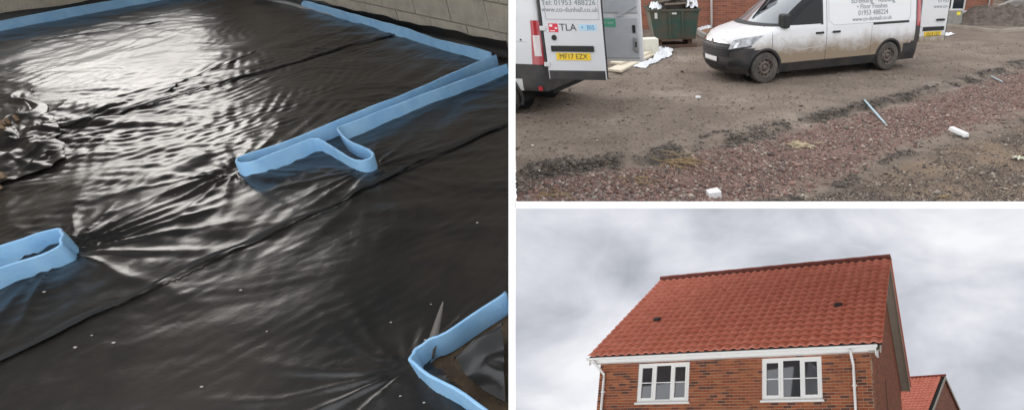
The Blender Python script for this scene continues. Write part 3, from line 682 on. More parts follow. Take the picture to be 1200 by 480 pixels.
class Van:
    def __init__(s, L, x0, w, Lf, wb, fo, n=2.6, rr=.10, wr=.33):
        s.L = L; s.x0t = x0; s.wt = w; s.Lft = Lf; s.wb = wb; s.fo = fo; s.n = n; s.rr = rr; s.wr = wr
    def x0(s, z): return float(np.interp(z, *zip(*s.x0t)))
    def w(s, z): return float(np.interp(z, *zip(*s.wt)))
    def Lf(s, z): return float(np.interp(z, *zip(*s.Lft)))
    def side_y(s, x, z):
        x0, w, Lf = s.x0(z), s.w(z), s.Lf(z)
        if x >= x0+Lf: return w
        k = max(0, min(1, (x0+Lf-x)/Lf)); return w*(1-k**s.n)**(1/s.n)
    def front_x(s, y, z):
        x0, w, Lf = s.x0(z), s.w(z), s.Lf(z); k = min(1, abs(y)/w); return x0+Lf*(1-(1-k**s.n)**(1/s.n))
    def outline(s, z):
        x0, w, Lf, L = s.x0(z), s.w(z), s.Lf(z), s.L; pts = []
        ny = 16
        for i in range(7): pts.append((L, -w*.9*i/6))                       # rear centre to corner
        for i in range(1, 6):
            a = i/6*math.pi/2; pts.append((L-s.rr+s.rr*math.cos(a), -(w-.1*w)-.1*w*math.sin(a)))
        xs_ = np.linspace(L-s.rr, x0+Lf, 96)
        pts += [(x, -w) for x in xs_]
        for i in range(1, 41):
            a = i/40*math.pi/2; cx_ = math.sin(a)**(2/s.n); cyy = math.cos(a)**(2/s.n); pts.append((x0+Lf-Lf*cx_, -w*cyy))
        return pts
    def body(s, zs, rule, root, mats, arch):
        parts = {}; rings = [s.outline(z) for z in zs]; n = len(rings[0])
        for sg in (1, -1):
            for i in range(len(zs)-1):
                for j in range(n-1):
                    q = [(rings[i][j], zs[i]), (rings[i][j+1], zs[i]), (rings[i+1][j+1], zs[i+1]), (rings[i+1][j], zs[i+1])]
                    cx_ = sum(p[0][0] for p in q)/4; cy_ = sum(p[0][1] for p in q)/4; cz_ = sum(p[1] for p in q)/4
                    if abs(cy_) > .6 and any((cx_-ax)**2+(cz_-s.wr)**2 < arch**2 for ax in (s.fo, s.fo+s.wb)): continue
                    nm = rule(cx_, cy_, cz_)
                    if nm is None: continue
                    vs_ = [(p[0][0], p[0][1]*sg, p[1]) for p in q]
                    parts.setdefault(nm, MB()).add(vs_ if sg == 1 else vs_[::-1], [(0, 1, 2, 3)])
        top = rings[-1]; full = top+[(x, -y) for x, y in top[::-1]][1:-1]
        parts['body'].add([(x, y, zs[-1]) for x, y in full], [tuple(range(len(full)))])
        bot = rings[0]; full = bot+[(x, -y) for x, y in bot[::-1]][1:-1]
        b_ = MB(); b_.box(s.x0(.4)+.35, s.L-.1, -.62, .62, zs[0]+.03, .62); b_.box(s.fo+.5, s.fo+s.wb-.5, -.86, .86, zs[0]+.04, .5); b_.box(s.fo+s.wb+.46, s.L-.12, -.86, .86, zs[0]+.12, .6); b_.build('underbody', liner, root)  # underbody; its wide boxes are added to deepen the shade below
        for nm, mb in parts.items():
            o = mb.build(nm, mats[nm], root, smooth=True)
            bm = bmesh.new(); bm.from_mesh(o.data); bmesh.ops.remove_doubles(bm, verts=bm.verts, dist=.0008); bmesh.ops.recalc_face_normals(bm, faces=bm.faces); bm.to_mesh(o.data); bm.free(); o.data.shade_smooth()
            md = o.modifiers.new('edges', 'EDGE_SPLIT'); md.split_angle = R(50)
    def side_patch(s, quad, name, m, root, eps=.004, nu=14, nv=8, sg=-1):
        b_ = MB(); rows = []
        for i in range(nu+1):
            row = []
            for j in range(nv+1):
                a, c_ = i/nu, j/nv
                x = (quad[0][0]*(1-a)+quad[1][0]*a)*(1-c_)+(quad[3][0]*(1-a)+quad[2][0]*a)*c_; z = (quad[0][1]*(1-a)+quad[1][1]*a)*(1-c_)+(quad[3][1]*(1-a)+quad[2][1]*a)*c_
                row.append((x, sg*(s.side_y(x, z)+eps), z))
            rows.append(row)
        b_.grid(rows); return b_.build(name, m, root, smooth=True)
    def front_patch(s, quad, name, m, root, eps=.005, nu=16, nv=8):
        b_ = MB(); rows = []
        for i in range(nu+1):
            row = []
            for j in range(nv+1):
                a, c_ = i/nu, j/nv
                y = (quad[0][0]*(1-a)+quad[1][0]*a)*(1-c_)+(quad[3][0]*(1-a)+quad[2][0]*a)*c_; z = (quad[0][1]*(1-a)+quad[1][1]*a)*(1-c_)+(quad[3][1]*(1-a)+quad[2][1]*a)*c_
                x = s.front_x(y, z); row.append((x-eps, y*(1+eps), z+eps*.5))
            rows.append(row)
        b_.grid(rows); return b_.build(name, m, root, smooth=True)
    def seam(s, pts, name, root, m=black, w=.010, eps=.003, sg=-1):
        b_ = MB(); rows = []
        dn = []
        for (xa, za), (xb, zb) in zip(pts[:-1], pts[1:]):
            k = max(2, int(math.hypot(xb-xa, zb-za)/.06)); dn += [(xa+(xb-xa)*i/k, za+(zb-za)*i/k) for i in range(k)]
        dn.append(pts[-1])
        for i, (x, z) in enumerate(dn):
            a = dn[max(0, i-1)]; c_ = dn[min(len(dn)-1, i+1)]; dx, dz = c_[0]-a[0], c_[1]-a[1]; l = math.hypot(dx, dz); px_, pz_ = -dz/l*w/2, dx/l*w/2
            rows.append([(x+px_, sg*(s.side_y(x+px_, z+pz_)+eps), z+pz_), (x-px_, sg*(s.side_y(x-px_, z-pz_)+eps), z-pz_)])
        b_.grid(rows); return b_.build(name, m, root)
    def wheels(s, root, wc):
        tb = MB(); r = s.wr
        tb.lathe([(r*.62, .10), (r*.70, .115), (r*.90, .118), (r*.97, .10), (r, .06), (r, -.06), (r*.97, -.10), (r*.9, -.118), (r*.62, -.10)], 40); tm = tb.mesh('tyre', True); tm.materials.append(tyre_m)
        rb = MB(); rb.lathe([(r*.63, -.10), (r*.63, -.112), (r*.60, -.112), (r*.585, -.09), (r*.52, -.05), (r*.44, -.065), (r*.36, -.095), (r*.28, -.10), (r*.25, -.07), (r*.17, -.07), (r*.165, -.10), (r*.03, -.105)], 40); rm = rb.mesh('rim', True); rm.materials.append(rim_m)
        hb = MB(); hb.lathe([(.0, 0), (.02, 0), (.024, .01), (.02, .012), (0, .012)], 10); hm = hb.mesh('rim_hole', True); hm.materials.append(liner)
        nb_ = MB(); nb_.lathe([(0, -.012), (.011, -.012), (.012, 0), (.012, .01)], 8); nm = nb_.mesh('wheel_nut', True); nm.materials.append(rim_m)
        for ax in (s.fo, s.fo+s.wb):
            for sg in (-1, 1):
                wroot = bpy.data.objects.new('wheel', None); col.objects.link(wroot); wroot.parent = root; wroot.empty_display_size = .1
                wroot.matrix_local = Matrix.Translation((ax, sg*wc, r)) @ (Matrix.Rotation(math.pi, 4, 'Z') if sg > 0 else Matrix())
                piece('tyre', tm, tyre_m, wroot, Matrix()); piece('rim', rm, rim_m, wroot, Matrix())
                if sg < 0:
                    for k in range(10):
                        a = k*math.pi/5; piece('rim_hole', hm, liner, wroot, Matrix.Translation((math.cos(a)*r*.47, -.069, math.sin(a)*r*.47)))
                    for k in range(5):
                        a = k*math.pi*.4+.3; piece('wheel_nut', nm, rim_m, wroot, Matrix.Translation((math.cos(a)*r*.22, -.072, math.sin(a)*r*.22)))
    def arches(s, root, arch, m, w=.05, sg=-1, zmin=.25, zbase=None):
        for ax in (s.fo, s.fo+s.wb):
            for sg in (-1, 1):
                b_ = MB(); rows = []
                for i in range(37):
                    a = R(-22)+R(224)*i/36
                    row = []
                    for rr, e in ((arch-.035, -.03), (arch-.02, .006), (arch+w, .012), (arch+w+.012, -.002)):
                        x, z = ax+math.cos(a)*rr, s.wr+math.sin(a)*rr
                        row.append((x, sg*(s.side_y(x, max(z, .25))+e), z))
                    rows.append(row)
                b_.grid(rows); b_.build('wheel_arch', m, root, smooth=True)
                b2 = MB(); rows = []
                for i in range(25):
                    a = R(-20)+R(220)*i/24; rows.append([(ax+math.cos(a)*(arch-.01), sg*.95*s.w(.5), s.wr+math.sin(a)*(arch-.01)), (ax+math.cos(a)*(arch-.01), sg*.45, s.wr+math.sin(a)*(arch-.01))])
                b2.grid(rows); b2.add([(ax+math.cos(k*.3142)*(arch), sg*.5, s.wr+math.sin(k*.3142)*arch) for k in range(20)], [tuple(range(20))]); b2.build('wheel_well', liner, root)
zsv = list(np.concatenate([np.arange(.20, .88, .04), np.arange(.88, 1.30, .02), np.arange(1.30, 1.86, .05), [1.88, 1.92, 1.95, 1.97]]))
# --- the mid-size van seen from its front corner
v2 = Van(5.27, [(.2, .14), (.3, .05), (.45, .0), (.72, .02), (.88, .10), (.98, .19), (1.05, .34), (1.12, .62), (1.17, .86), (1.22, 1.0), (1.5, 1.42), (1.75, 1.82), (1.88, 2.1), (1.97, 2.5)],
         [(.2, .88), (.4, .945), (.8, .975), (1.1, .955), (1.6, .875), (1.85, .815), (1.93, .76), (1.97, .66)], [(.2, .75), (.8, .8), (1.0, .9), (1.12, 1.0), (1.25, .75), (1.6, .6), (1.97, .5)], 3.48, .84)
wf = YD(897, 98); wrp = YD(1040, 82); yaw = math.atan2(wrp.y-wf.y, wrp.x-wf.x)
ax = Vector((math.cos(yaw), math.sin(yaw), 0)); ay = Vector((-math.sin(yaw), math.cos(yaw), 0))
org = wf-ax*v2.fo+ay*.97
zf, zr = gzf(wf.x, wf.y), gzf(wrp.x, wrp.y)
V2M = Matrix.Translation((org.x, org.y, (zf+zr)/2+.005)) @ Matrix.Rotation(yaw, 4, 'Z')
van2 = empty('parked_van', V2M, 'mud splashed white van with dark bumper and painted lettering on its side', 'van', 'white vans parked on the muddy yard')
def rule2(x, y, z):
    if x < .78 and z < .80-.16*min(1, max(0, x-.2)) : return 'front_bumper'
    if z < .42 and .9 < x < 5.0: return 'sill_trim'
    if x > 4.75 and z < .62+max(0, (x-4.98))*.4: return 'rear_bumper'
    if x > 5.255 and abs(y) < .82 and z > .6: return 'load_opening'
    return 'body'
v2.body(zsv, rule2, van2, dict(body=van_white, front_bumper=trim, sill_trim=trim, rear_bumper=trim, load_opening=liner), .385)
v2.arches(van2, .385, trim, .022)
v2.wheels(van2, .845)
sp_ = v2.side_patch
sp_([(1.00, 1.17), (2.26, 1.17), (2.26, 1.74), (1.62, 1.74)], 'side_window', glass_d, van2)
b_ = sp_([(.90, 1.135), (1.0, 1.165), (1.62, 1.75), (1.52, 1.75)], 'window_pillar_trim', black, van2, .005)
sp_([(2.26, 1.15), (2.32, 1.15), (2.32, 1.75), (2.26, 1.75)], 'window_edge', black, van2, .005, 3)
v2.front_patch([(-.80, 1.2), (.80, 1.2), (.72, 1.78), (-.72, 1.78)], 'windscreen', mat('windscreen_glass', (.16, .18, .19), .05, spec=.8, coat=.6), van2, .008)
v2.front_patch([(-.86, 1.155), (.86, 1.155), (.82, 1.20), (-.82, 1.20)], 'scuttle_panel', black, van2, .012, 20, 3)
v2.front_patch([(-.62, .56), (.62, .56), (.60, .82), (-.60, .82)], 'grille', black, van2, .010)
for k in range(4): v2.front_patch([(-.58, .585+k*.055), (.58, .585+k*.055), (.58, .603+k*.055), (-.58, .603+k*.055)], 'grille_slat', trim, van2, .028, 16, 1)
v2.front_patch([(-.56, .815), (.56, .815), (.50, .865), (-.50, .865)], 'chrome_bar', chrome, van2, .03, 16, 2)
mb = MB(); mb.lathe([(0, 0), (.055, 0), (.062, .012), (.055, .02)], 20); o = mb.build('badge', chrome, van2); o.matrix_local = Matrix.Translation((v2.front_x(0, .84)-.045, 0, .84)) @ Matrix.Rotation(R(-90), 4, 'Z') @ Matrix.Rotation(0, 4, 'Y')
for sg in (-1, 1):
    v2.front_patch([(sg*.60, .70), (sg*.925, .80), (sg*.935, 1.00), (sg*.63, .90)], 'headlight', lamp_c, van2, .016, 18, 8)
    v2.front_patch([(sg*.60, .685), (sg*.93, .775), (sg*.93, .80), (sg*.60, .71)], 'headlight_edge', black, van2, .018, 18, 2)
    v2.front_patch([(sg*.70, .74), (sg*.76, .76), (sg*.77, .87), (sg*.71, .85)], 'lamp_projector', chrome, van2, .024, 6, 6)
    v2.front_patch([(sg*.58, .36), (sg*.84, .40), (sg*.84, .52), (sg*.62, .48)], 'fog_lamp_recess', black, van2, .008)
v2.front_patch([(-.50, .26), (.50, .26), (.52, .38), (-.52, .38)], 'lower_intake', black, van2, .008)
v2.front_patch([(-.27, .43), (.27, .43), (.27, .53), (-.27, .53)], 'number_plate', mat('white_plate', (.75, .75, .73), .5), van2, .02)
# bonnet shut line, doors, handles, mouldings
v2.seam([(1.0, .42), (.98, .8), (1.0, 1.12)], 'door_seam', van2)
v2.seam([(2.42, .34), (2.42, 1.84)], 'door_seam', van2)
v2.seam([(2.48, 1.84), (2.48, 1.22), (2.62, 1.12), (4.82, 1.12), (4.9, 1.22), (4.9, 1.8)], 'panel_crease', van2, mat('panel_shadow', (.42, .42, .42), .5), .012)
sp_([(3.75, 1.07), (4.86, 1.07), (4.86, 1.12), (3.75, 1.12)], 'door_rail', black, van2, .006, 20, 2)
v2.seam([(3.72, .42), (3.72, 1.06)], 'door_seam', van2, w=.007)
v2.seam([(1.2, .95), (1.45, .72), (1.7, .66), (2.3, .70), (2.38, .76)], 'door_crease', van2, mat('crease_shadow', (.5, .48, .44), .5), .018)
for x in (2.12, 2.58):
    mb = MB(); mb.box(x, x+.21, -.05, .0, -.022, .022); o = mb.build('door_handle', black, van2, M=Matrix.Translation((0, -v2.side_y(x, .98)+.012, .98))); bevel(o, .012)
mb = MB(); mb.box(-.09, .09, -.24, .0, -.15, .14); o = mb.build('mirror', black, van2, M=Matrix.Translation((1.28, -v2.side_y(1.28, 1.25)-.02, 1.27)) @ Matrix.Rotation(R(12), 4, 'Z')); bevel(o, .05, 4)
for sg in (-1,):
    mb = MB(); rows = []
    for i in range(9):
        z = .98+i*.09; rows.append([(5.11, sg*(v2.side_y(5.2, z)+.008), z), (5.22, sg*(v2.side_y(5.2, z)+.012), z), (5.282, sg*v2.side_y(5.2, z)*.94, z)])
    mb.grid(rows); o = mb.build('tail_light', lamp_r, van2, smooth=True)
    mb = MB(); rows = []
    for i in range(9):
        z = .6+i*.14; rows.append([(5.08, sg*(v2.side_y(5.2, z)+.006), z), (5.22, sg*(v2.side_y(5.2, z)+.009), z), (5.28, sg*v2.side_y(5.2, z)*.955, z)])
    mb.grid(rows); mb.build('corner_trim', trim, van2, smooth=True)
TX = Matrix(((1, 0, 0, 0), (0, 0, -1, 0), (0, 1, 0, 0), (0, 0, 0, 1)))       # text plane facing the van's near side
def side_text(van, s_, x, z, size, m, root, wid=1.0):
    tilt = math.atan2(van.side_y(x, z-.1)-van.side_y(x, z+.1), .2)
    return text(s_, size, m, root, Matrix.Translation((x, -van.side_y(x, z)-.004, z)) @ Matrix.Rotation(-tilt, 4, 'X') @ TX, wid=wid)
side_text(v2, 'Screeding \u2022 Roofing', 3.75, 1.60, .165, greyink, van2)
side_text(v2, '\u2022 Floor Finishes', 3.72, 1.47, .145, greyink, van2)
side_text(v2, '01953 488224', 3.75, 1.335, .155, greyink, van2)
side_text(v2, 'www.co-dunhall.co.uk', 3.72, 1.21, .13, greyink, van2)
# generic hinged rear door: outer face towards -y, hinge at x=0, grows along +x
def rear_door(root, M, W, z0, z1, m, plate, lines, wide=1.0, lower=trim, inner=False, plate_z=.72, plate_sz=.52, stickers=False, x_plate=.10, dz=0, cz=.98):
    d = bpy.data.objects.new('rear_door', None); col.objects.link(d); d.parent = root; d.matrix_local = M; d.empty_display_size = .1
    mb = MB(); mb.box(0, W, 0, .05, z0, z1); o = mb.build('door_panel', m, d); bevel(o, .018, 3)
    mb = MB(); mb.box(W-.004, W+.014, .008, .045, z0+.02, z1-.02); mb.build('rubber_seal', black, d)
    mb = MB(); mb.box(.02, W-.02, -.012, .002, z0-.002, z0+.15); o = mb.build('lower_trim', lower, d); bevel(o, .006)
    for z in (z0+.25, z1-.9): 
        mb = MB(); mb.box(-.05, .05, -.025, .01, z-.035, z+.035); o = mb.build('hinge', mat('painted_hinge', (.6, .6, .6), .4), d); bevel(o, .008)
    for (zz0, zz1) in ((z0+cz, z1-.06),):
        fr = MB(); w_ = .012
        for a_, b2 in (((.07, zz0), (W-.05, zz0)), ((.07, zz1), (W-.05, zz1)), ((.07, zz0), (.07, zz1)), ((W-.05, zz0), (W-.05, zz1))):
            fr.bar((a_[0], -.001, a_[1]), (b2[0], -.001, b2[1]), .008, w_, up=(0, 1, 0) if a_[0] == b2[0] else (0, 0, 1))
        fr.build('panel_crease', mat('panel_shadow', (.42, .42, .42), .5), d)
    if plate:
        mb = MB(); mb.box(.10, .10+.66*wide, -.028, .0, plate_z+.075, plate_z+.17); o = mb.build('plate_lamp_bar', black, d); bevel(o, .02, 3)
        mb = MB(); px0 = .10+(.66*wide-plate_sz)/2; mb.box(px0, px0+plate_sz, -.012, .0, plate_z-.06, plate_z+.055); pl = mb.build('number_plate', yellow, d)
        tt = text(plate, .115, ink, d, Matrix.Translation((px0+plate_sz/2, -.0135, plate_z-.003)) @ TX, wid=plate_sz/.61)
    for s_, x, z, sz in lines: text(s_, sz, greyink, d, Matrix.Translation((x, -.002, z)) @ TX)
    if stickers:
        mb = MB(); mb.box(.10, .255, -.003, 0, 1.14+dz, 1.275+dz); mb.build('red_sticker', redm, d)
        mb = MB(); mb.box(.115, .165, -.0045, 0, 1.225+dz, 1.26+dz); mb.box(.20, .24, -.0045, 0, 1.19+dz, 1.215+dz); mb.box(.12, .20, -.0045, 0, 1.155+dz, 1.168+dz); mb.build('sticker_mark', mat('sticker_white', (.8, .75, .75), .5), d)
        text('TLA', .155, ink, d, Matrix.Translation((.42, -.003, 1.212+dz)) @ TX, wid=1.05)
        mb = MB(); mb.box(.60, .90, -.003, 0, 1.165+dz, 1.265+dz); mb.build('blue_sticker', bluem, d)
        text('BIS', .10, inkblue, d, Matrix.Translation((.80, -.0045, 1.214+dz)) @ TX); text('\u2022', .10, inkblue, d, Matrix.Translation((.66, -.0045, 1.214+dz)) @ TX)
        mb = MB(); mb.lathe([(0, -.03), (.035, -.03), (.045, 0)], 16); mb.build('lock_barrel', black, d, M=Matrix.Translation((.17, 0, 1.055+dz)))
    return d
hx = 5.28
rear_door(van2, Matrix.Translation((hx, -.90, 0)) @ Matrix.Rotation(R(-8), 4, 'Z'), .80, .58, 1.86, mk_dirty_white('dusty_white_paint', .45, .85, amt=.5), 'VN18 OJX', [('\u2022 Floor', .58, 1.66, .13), ('01953', .60, 1.52, .13), ('www.co-', .55, 1.39, .12)], .95, van_white, plate_z=.76, plate_sz=.50)
dd = [c for c in van2.children if c.name.startswith('rear_door')][0]
mb = MB(); mb.box(.46, .70, -.045, 0, 1.06, 1.11); o = mb.build('door_handle', black, dd); bevel(o, .012)
# --- the big van seen from its rear corner with both doors open
zsb = list(np.concatenate([np.arange(.30, 2.3, .05), [2.33, 2.38, 2.41, 2.43]]))
v1 = Van(5.5, [(.3, .08), (.6, .0), (.9, .06), (1.1, .3), (1.25, .75), (1.45, 1.0), (2.0, 1.55), (2.3, 1.9), (2.43, 2.3)],
         [(.3, .96), (.5, 1.02), (1.2, 1.03), (1.7, .99), (2.2, .90), (2.35, .84), (2.43, .72)], [(.3, .7), (1.2, .9), (2.43, .5)], 3.65, .9, wr=.35)
yaw1 = R(-13); hp = YD(646, 138)
ax1 = Vector((math.cos(yaw1), math.sin(yaw1), 0)); ay1 = Vector((-math.sin(yaw1), math.cos(yaw1), 0))
org1 = hp-ax1*5.5+ay1*1.0
V1M = Matrix.Translation((org1.x, org1.y, gzf(hp.x, hp.y)+.005)) @ Matrix.Rotation(yaw1, 4, 'Z')
van1 = empty('parked_van', V1M, 'large white van with both rear doors open and yellow number plate', 'van', 'white vans parked on the muddy yard')
def rule1(x, y, z):
    if z < .44: return None
    if z < .5 and x > 5.1: return 'rear_bumper'
    if z < .88 and x > 5.05: return 'rear_bumper'
    if .66 < z < .88 : return 'rub_strip'
    if x > 5.48 and abs(y) < .85 and z > .88: return 'load_opening'
    return 'body'
v1.body(zsb, rule1, van1, dict(body=van_white2, rear_bumper=trim, rub_strip=trim, load_opening=liner), .42)
v1.arches(van1, .42, trim, .03); v1.wheels(van1, .90)
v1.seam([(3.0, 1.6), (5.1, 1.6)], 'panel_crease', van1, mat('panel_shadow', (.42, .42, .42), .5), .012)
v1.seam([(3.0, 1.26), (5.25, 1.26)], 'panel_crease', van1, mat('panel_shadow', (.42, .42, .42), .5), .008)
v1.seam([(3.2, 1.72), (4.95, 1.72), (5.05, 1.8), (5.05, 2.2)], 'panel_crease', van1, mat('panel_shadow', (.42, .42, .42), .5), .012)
mb = MB(); rows = []
for i in range(13):
    z = .90+i*.058; k = i/12; rows.append([(5.30+.05*math.sin(k*1.6), -(v1.side_y(5.3, z)+.008), z), (5.42, -(v1.side_y(5.3, z)+.014), z), (5.50, -v1.side_y(5.3, z)*.985, z), (5.515, -v1.side_y(5.3, z)*.90, z)])
mb.grid(rows); mb.build('tail_light', lamp_r, van1, smooth=True)
mb = MB(); rows = []
for i in range(7):
    z = 1.04+i*.055; rows.append([(5.375, -(v1.side_y(5.3, z)+.018), z), (5.44, -(v1.side_y(5.3, z)+.020), z), (5.49, -(v1.side_y(5.3, z)*.99+.006), z)])
mb.grid(rows); mb.build('lamp_lens', lamp_w, van1, smooth=True)
mb = MB(); mb.box(5.36, 5.43, -1.045, -1.025, .47, .54); mb.build('reflector', lamp_r, van1)
mb = MB(); mb.box(5.505, 5.54, -.99, -.90, .9, 2.2); mb.build('door_pillar', trim, van1)
mb = MB(); mb.lathe([(0, -.006), (.014, -.006), (.016, 0)], 12); mb.build('side_plug', black, van1, M=Matrix.Translation((5.14, -v1.side_y(5.1, 1.28)-.001, 1.29)))
rear_door(van1, Matrix.Translation((5.56, -1.0, 0)) @ Matrix.Rotation(R(9), 4, 'Z'), 1.0, .66, 2.38, van_white2, 'MF17 EZX', [('quotation now!', .46, 2.04, .16), ('Tel: 01953 488226', .47, 1.87, .118), ('www.co-dunhall.co.uk', .48, 1.765, .104)], 1.1, trim, plate_z=1.04, plate_sz=.58, stickers=True, x_plate=.10, dz=.28, cz=.96)
# the far door, its inner face towards the yard
d = bpy.data.objects.new('rear_door', None); col.objects.link(d); d.parent = van1; d.matrix_local = Matrix.Translation((5.56, .98, 0)) @ Matrix.Rotation(R(6), 4, 'Z')
mb = MB(); mb.box(0, .96, -.05, .0, .66, 2.38); o = mb.build('door_panel', van_white2, d); bevel(o, .018, 3)
mb = MB(); mb.box(.05, .90, -.085, -.048, .72, 1.48); o = mb.build('inner_panel', inner_m, d); bevel(o, .02, 2)
mb = MB(); mb.box(.05, .90, -.075, -.048, 1.55, 2.3); o = mb.build('inner_panel', inner_m, d); bevel(o, .02, 2)
mb = MB(); mb.bar((.5, -.088, 1.5), (.86, -.088, 1.70), .02, .06); mb.build('inner_brace', inner_m, d)
mb = MB(); mb.box(.14, .46, -.088, -.084, 1.30, 1.45); mb.build('green_sticker', greenm, d)
text('REC  2 of 1', .05, mat('sticker_white', (.8, .75, .75), .5), d, Matrix.Translation((.30, -.089, 1.375)) @ TX)
mb = MB(); mb.box(.78, .845, -.10, -.084, 1.20, 1.34); o = mb.build('inner_handle', black, d); bevel(o, .01)
mb = MB(); mb.box(.79, .89, -.13, -.084, .86, 1.12); o = mb.build('latch_box', mat('latch_grey', (.3, .3, .31), .4, .4), d); bevel(o, .015)
mb = MB(); mb.box(.83, .86, -.135, -.13, .94, 1.04); mb.build('latch_slot', black, d)

# ---- builder's skip with its load
green = mat('skip_green_paint', (.022, .068, .050), .6, var=(.085, .062, .042), scale=2.2, bump=.2, bscale=18); rust = mat('rusty_steel', (.12, .065, .04), .85, var=(.06, .045, .035), scale=6)
sA_, sB_ = YD(768, 57), YD(811, 54); syaw = math.atan2(sB_.y-sA_.y, sB_.x-sA_.x)
SK = Matrix.Translation((sA_.x, sA_.y, gzf(sA_.x, sA_.y))) @ Matrix.Rotation(R(12), 4, 'Z')
skip = empty('builders_skip', SK, 'green rusty builders skip heaped with waste beside the brick house', 'skip')
LW, DW, Z0, Z1 = 1.22, 1.4, .27, 1.06
b = MB(); th = .04
def hexa(b, bx0, bx1, by0, by1, z0, tx0, tx1, ty0, ty1, z1): b.add([(bx0, by0, z0), (bx1, by0, z0), (bx1, by1, z0), (bx0, by1, z0), (tx0, ty0, z1), (tx1, ty0, z1), (tx1, ty1, z1), (tx0, ty1, z1)], [(3,2,1,0),(4,5,6,7),(0,1,5,4),(1,2,6,5),(2,3,7,6),(3,0,4,7)])
hexa(b, 0, LW, 0, th, Z0, -.12, LW+.12, -.04, th-.04, Z1); b.build('side_panel', green, skip)
b = MB(); hexa(b, 0, LW, DW-th, DW, Z0, -.12, LW+.12, DW-th+.04, DW+.04, Z1); b.build('side_panel', green, skip)
b = MB(); hexa(b, -.002, th, th, DW-th, Z0, -.122, th-.12, th-.04, DW-th+.04, Z1); b.build('end_panel', mat('worn_pale_green_paint', (.22, .22, .17), .7, var=(.12, .12, .09), scale=3), skip)
b = MB(); hexa(b, LW-th, LW+.002, th, DW-th, Z0, LW+.12-th, LW+.122, th-.04, DW-th+.04, Z1); b.build('end_panel', green, skip)
b = MB(); b.box(0, LW, 0, DW, Z0-.03, Z0-.002); b.build('base_plate', rust, skip)
for x in (.10, LW-.22):
    b = MB(); b.box(x, x+.12, .1, DW-.1, .02, Z0-.03); b.build('skid', rust, skip)
b = MB(); b.box(-.02, LW+.02, -.02, .10, .02, .10); b.build('skid', rust, skip)
for z in (Z1-.03,):
    b = MB(); b.box(-.15, LW+.15, -.075, -.01, z, z+.06); b.build('rim', green, skip)
    b = MB(); b.box(-.16, -.10, -.01, DW+.04, z, z+.06); b.build('rim', green, skip)
    b = MB(); b.box(LW+.10, LW+.16, -.01, DW+.04, z, z+.06); b.build('rim', green, skip)
for x in (.42, .80):
    b = MB(); hexa(b, x, x+.07, -.035, 0.002, Z0, x, x+.07, -.08, -.038, Z1-.03); b.build('rib', green, skip)
b = MB(); b.box(.02, .10, -.03, -.005, .84, 1.0, M=None); o = b.build('skip_label', mat('dirty_white_label', (.55, .55, .5), .7), skip, M=Matrix.Translation((0, -.035, 0)))
b = MB(); b.box(.52, .66, -.034, -.03, .95, 1.0); b.build('skip_label', mat('dirty_white_label', (.55, .55, .5), .7), skip, M=Matrix.Translation((0, -.045, 0)))
# load: bags, planks, rags, white sheets
def lump(name, M, sz, m, seed, label, cat, group='waste heaped in the skip', sub=2):
    bm = bmesh.new(); bmesh.ops.create_icosphere(bm, subdivisions=3, radius=1)
    for v in bm.verts:
        n_ = float(perlin(np.array(v.co.x*1.6+seed), np.array(v.co.y*1.6+v.co.z*1.3), seed))+.5*float(perlin(np.array(v.co.x*4+seed), np.array(v.co.y*4+v.co.z*3), seed+2)); v.co *= 1+.38*n_
        v.co.x *= sz[0]; v.co.y *= sz[1]; v.co.z *= sz[2]
    me = bpy.data.meshes.new(name); bm.to_mesh(me); bm.free(); me.materials.append(m); me.shade_smooth(); o = bpy.data.objects.new(name, me); col.objects.link(o); o.matrix_world = M; return tag(o, label, cat, group)
ragm = mat('dark_rag', (.05, .042, .036), .9, var=(.10, .085, .07), scale=9, bump=.5, bscale=25)
lump('waste_bag', SK @ Matrix.Translation((.72, .6, 1.20)), (.50, .45, .34), ragm, 3, 'dark heap of rubbish bags in the middle of the skip', 'rubbish')
lump('waste_bag', SK @ Matrix.Translation((.32, .7, 1.10)), (.36, .45, .26), ragm, 6, 'low brown rubbish bag at the pale end of the skip', 'rubbish')
lump('waste_bag', SK @ Matrix.Translation((.9, .9, 1.42)), (.36, .35, .28), ragm, 9, 'highest dark rubbish bag at the back of the skip', 'rubbish')
wood = mat('weathered_timber', (.25, .2, .15), .85, var=(.14, .11, .085), scale=12)
for i, (a_, b2) in enumerate((((.15, .12, 1.27), (1.0, .25, 1.42)), ((.35, .02, 1.22), (1.15, .15, 1.24)), ((.2, .4, 1.45), (.85, .1, 1.34)))):
    b = MB(); b.bar(a_, b2, .09, .04); o = b.build('timber_batten', wood, M=SK); tag(o, ['weathered batten slanting up over the skip', 'grey batten lying along the front rim of the skip', 'short batten poking from the rubbish heap'][i], 'batten', 'waste heaped in the skip')
HF0 = lambda x, y: 0
o = crumple_sheet([Vector((-.05, .05, 0)), Vector((.22, .0, 0)), Vector((.30, .35, 0)), Vector((-.08, .4, 0))], 12, '', .2, 1.08, pp, 16, 'plastic_wrap', SK, HF0); tag(o, 'white plastic wrap poking from the pale end of the skip', 'plastic wrap')
o = crumple_sheet([Vector((.98, .02, 0)), Vector((1.32, .0, 0)), Vector((1.30, .5, 0)), Vector((1.0, .5, 0))], 15, '', .34, 1.10, pp, 16, 'plastic_wrap', SK, HF0); tag(o, 'white plastic wrap heaped over the rusty end of the skip', 'plastic wrap')
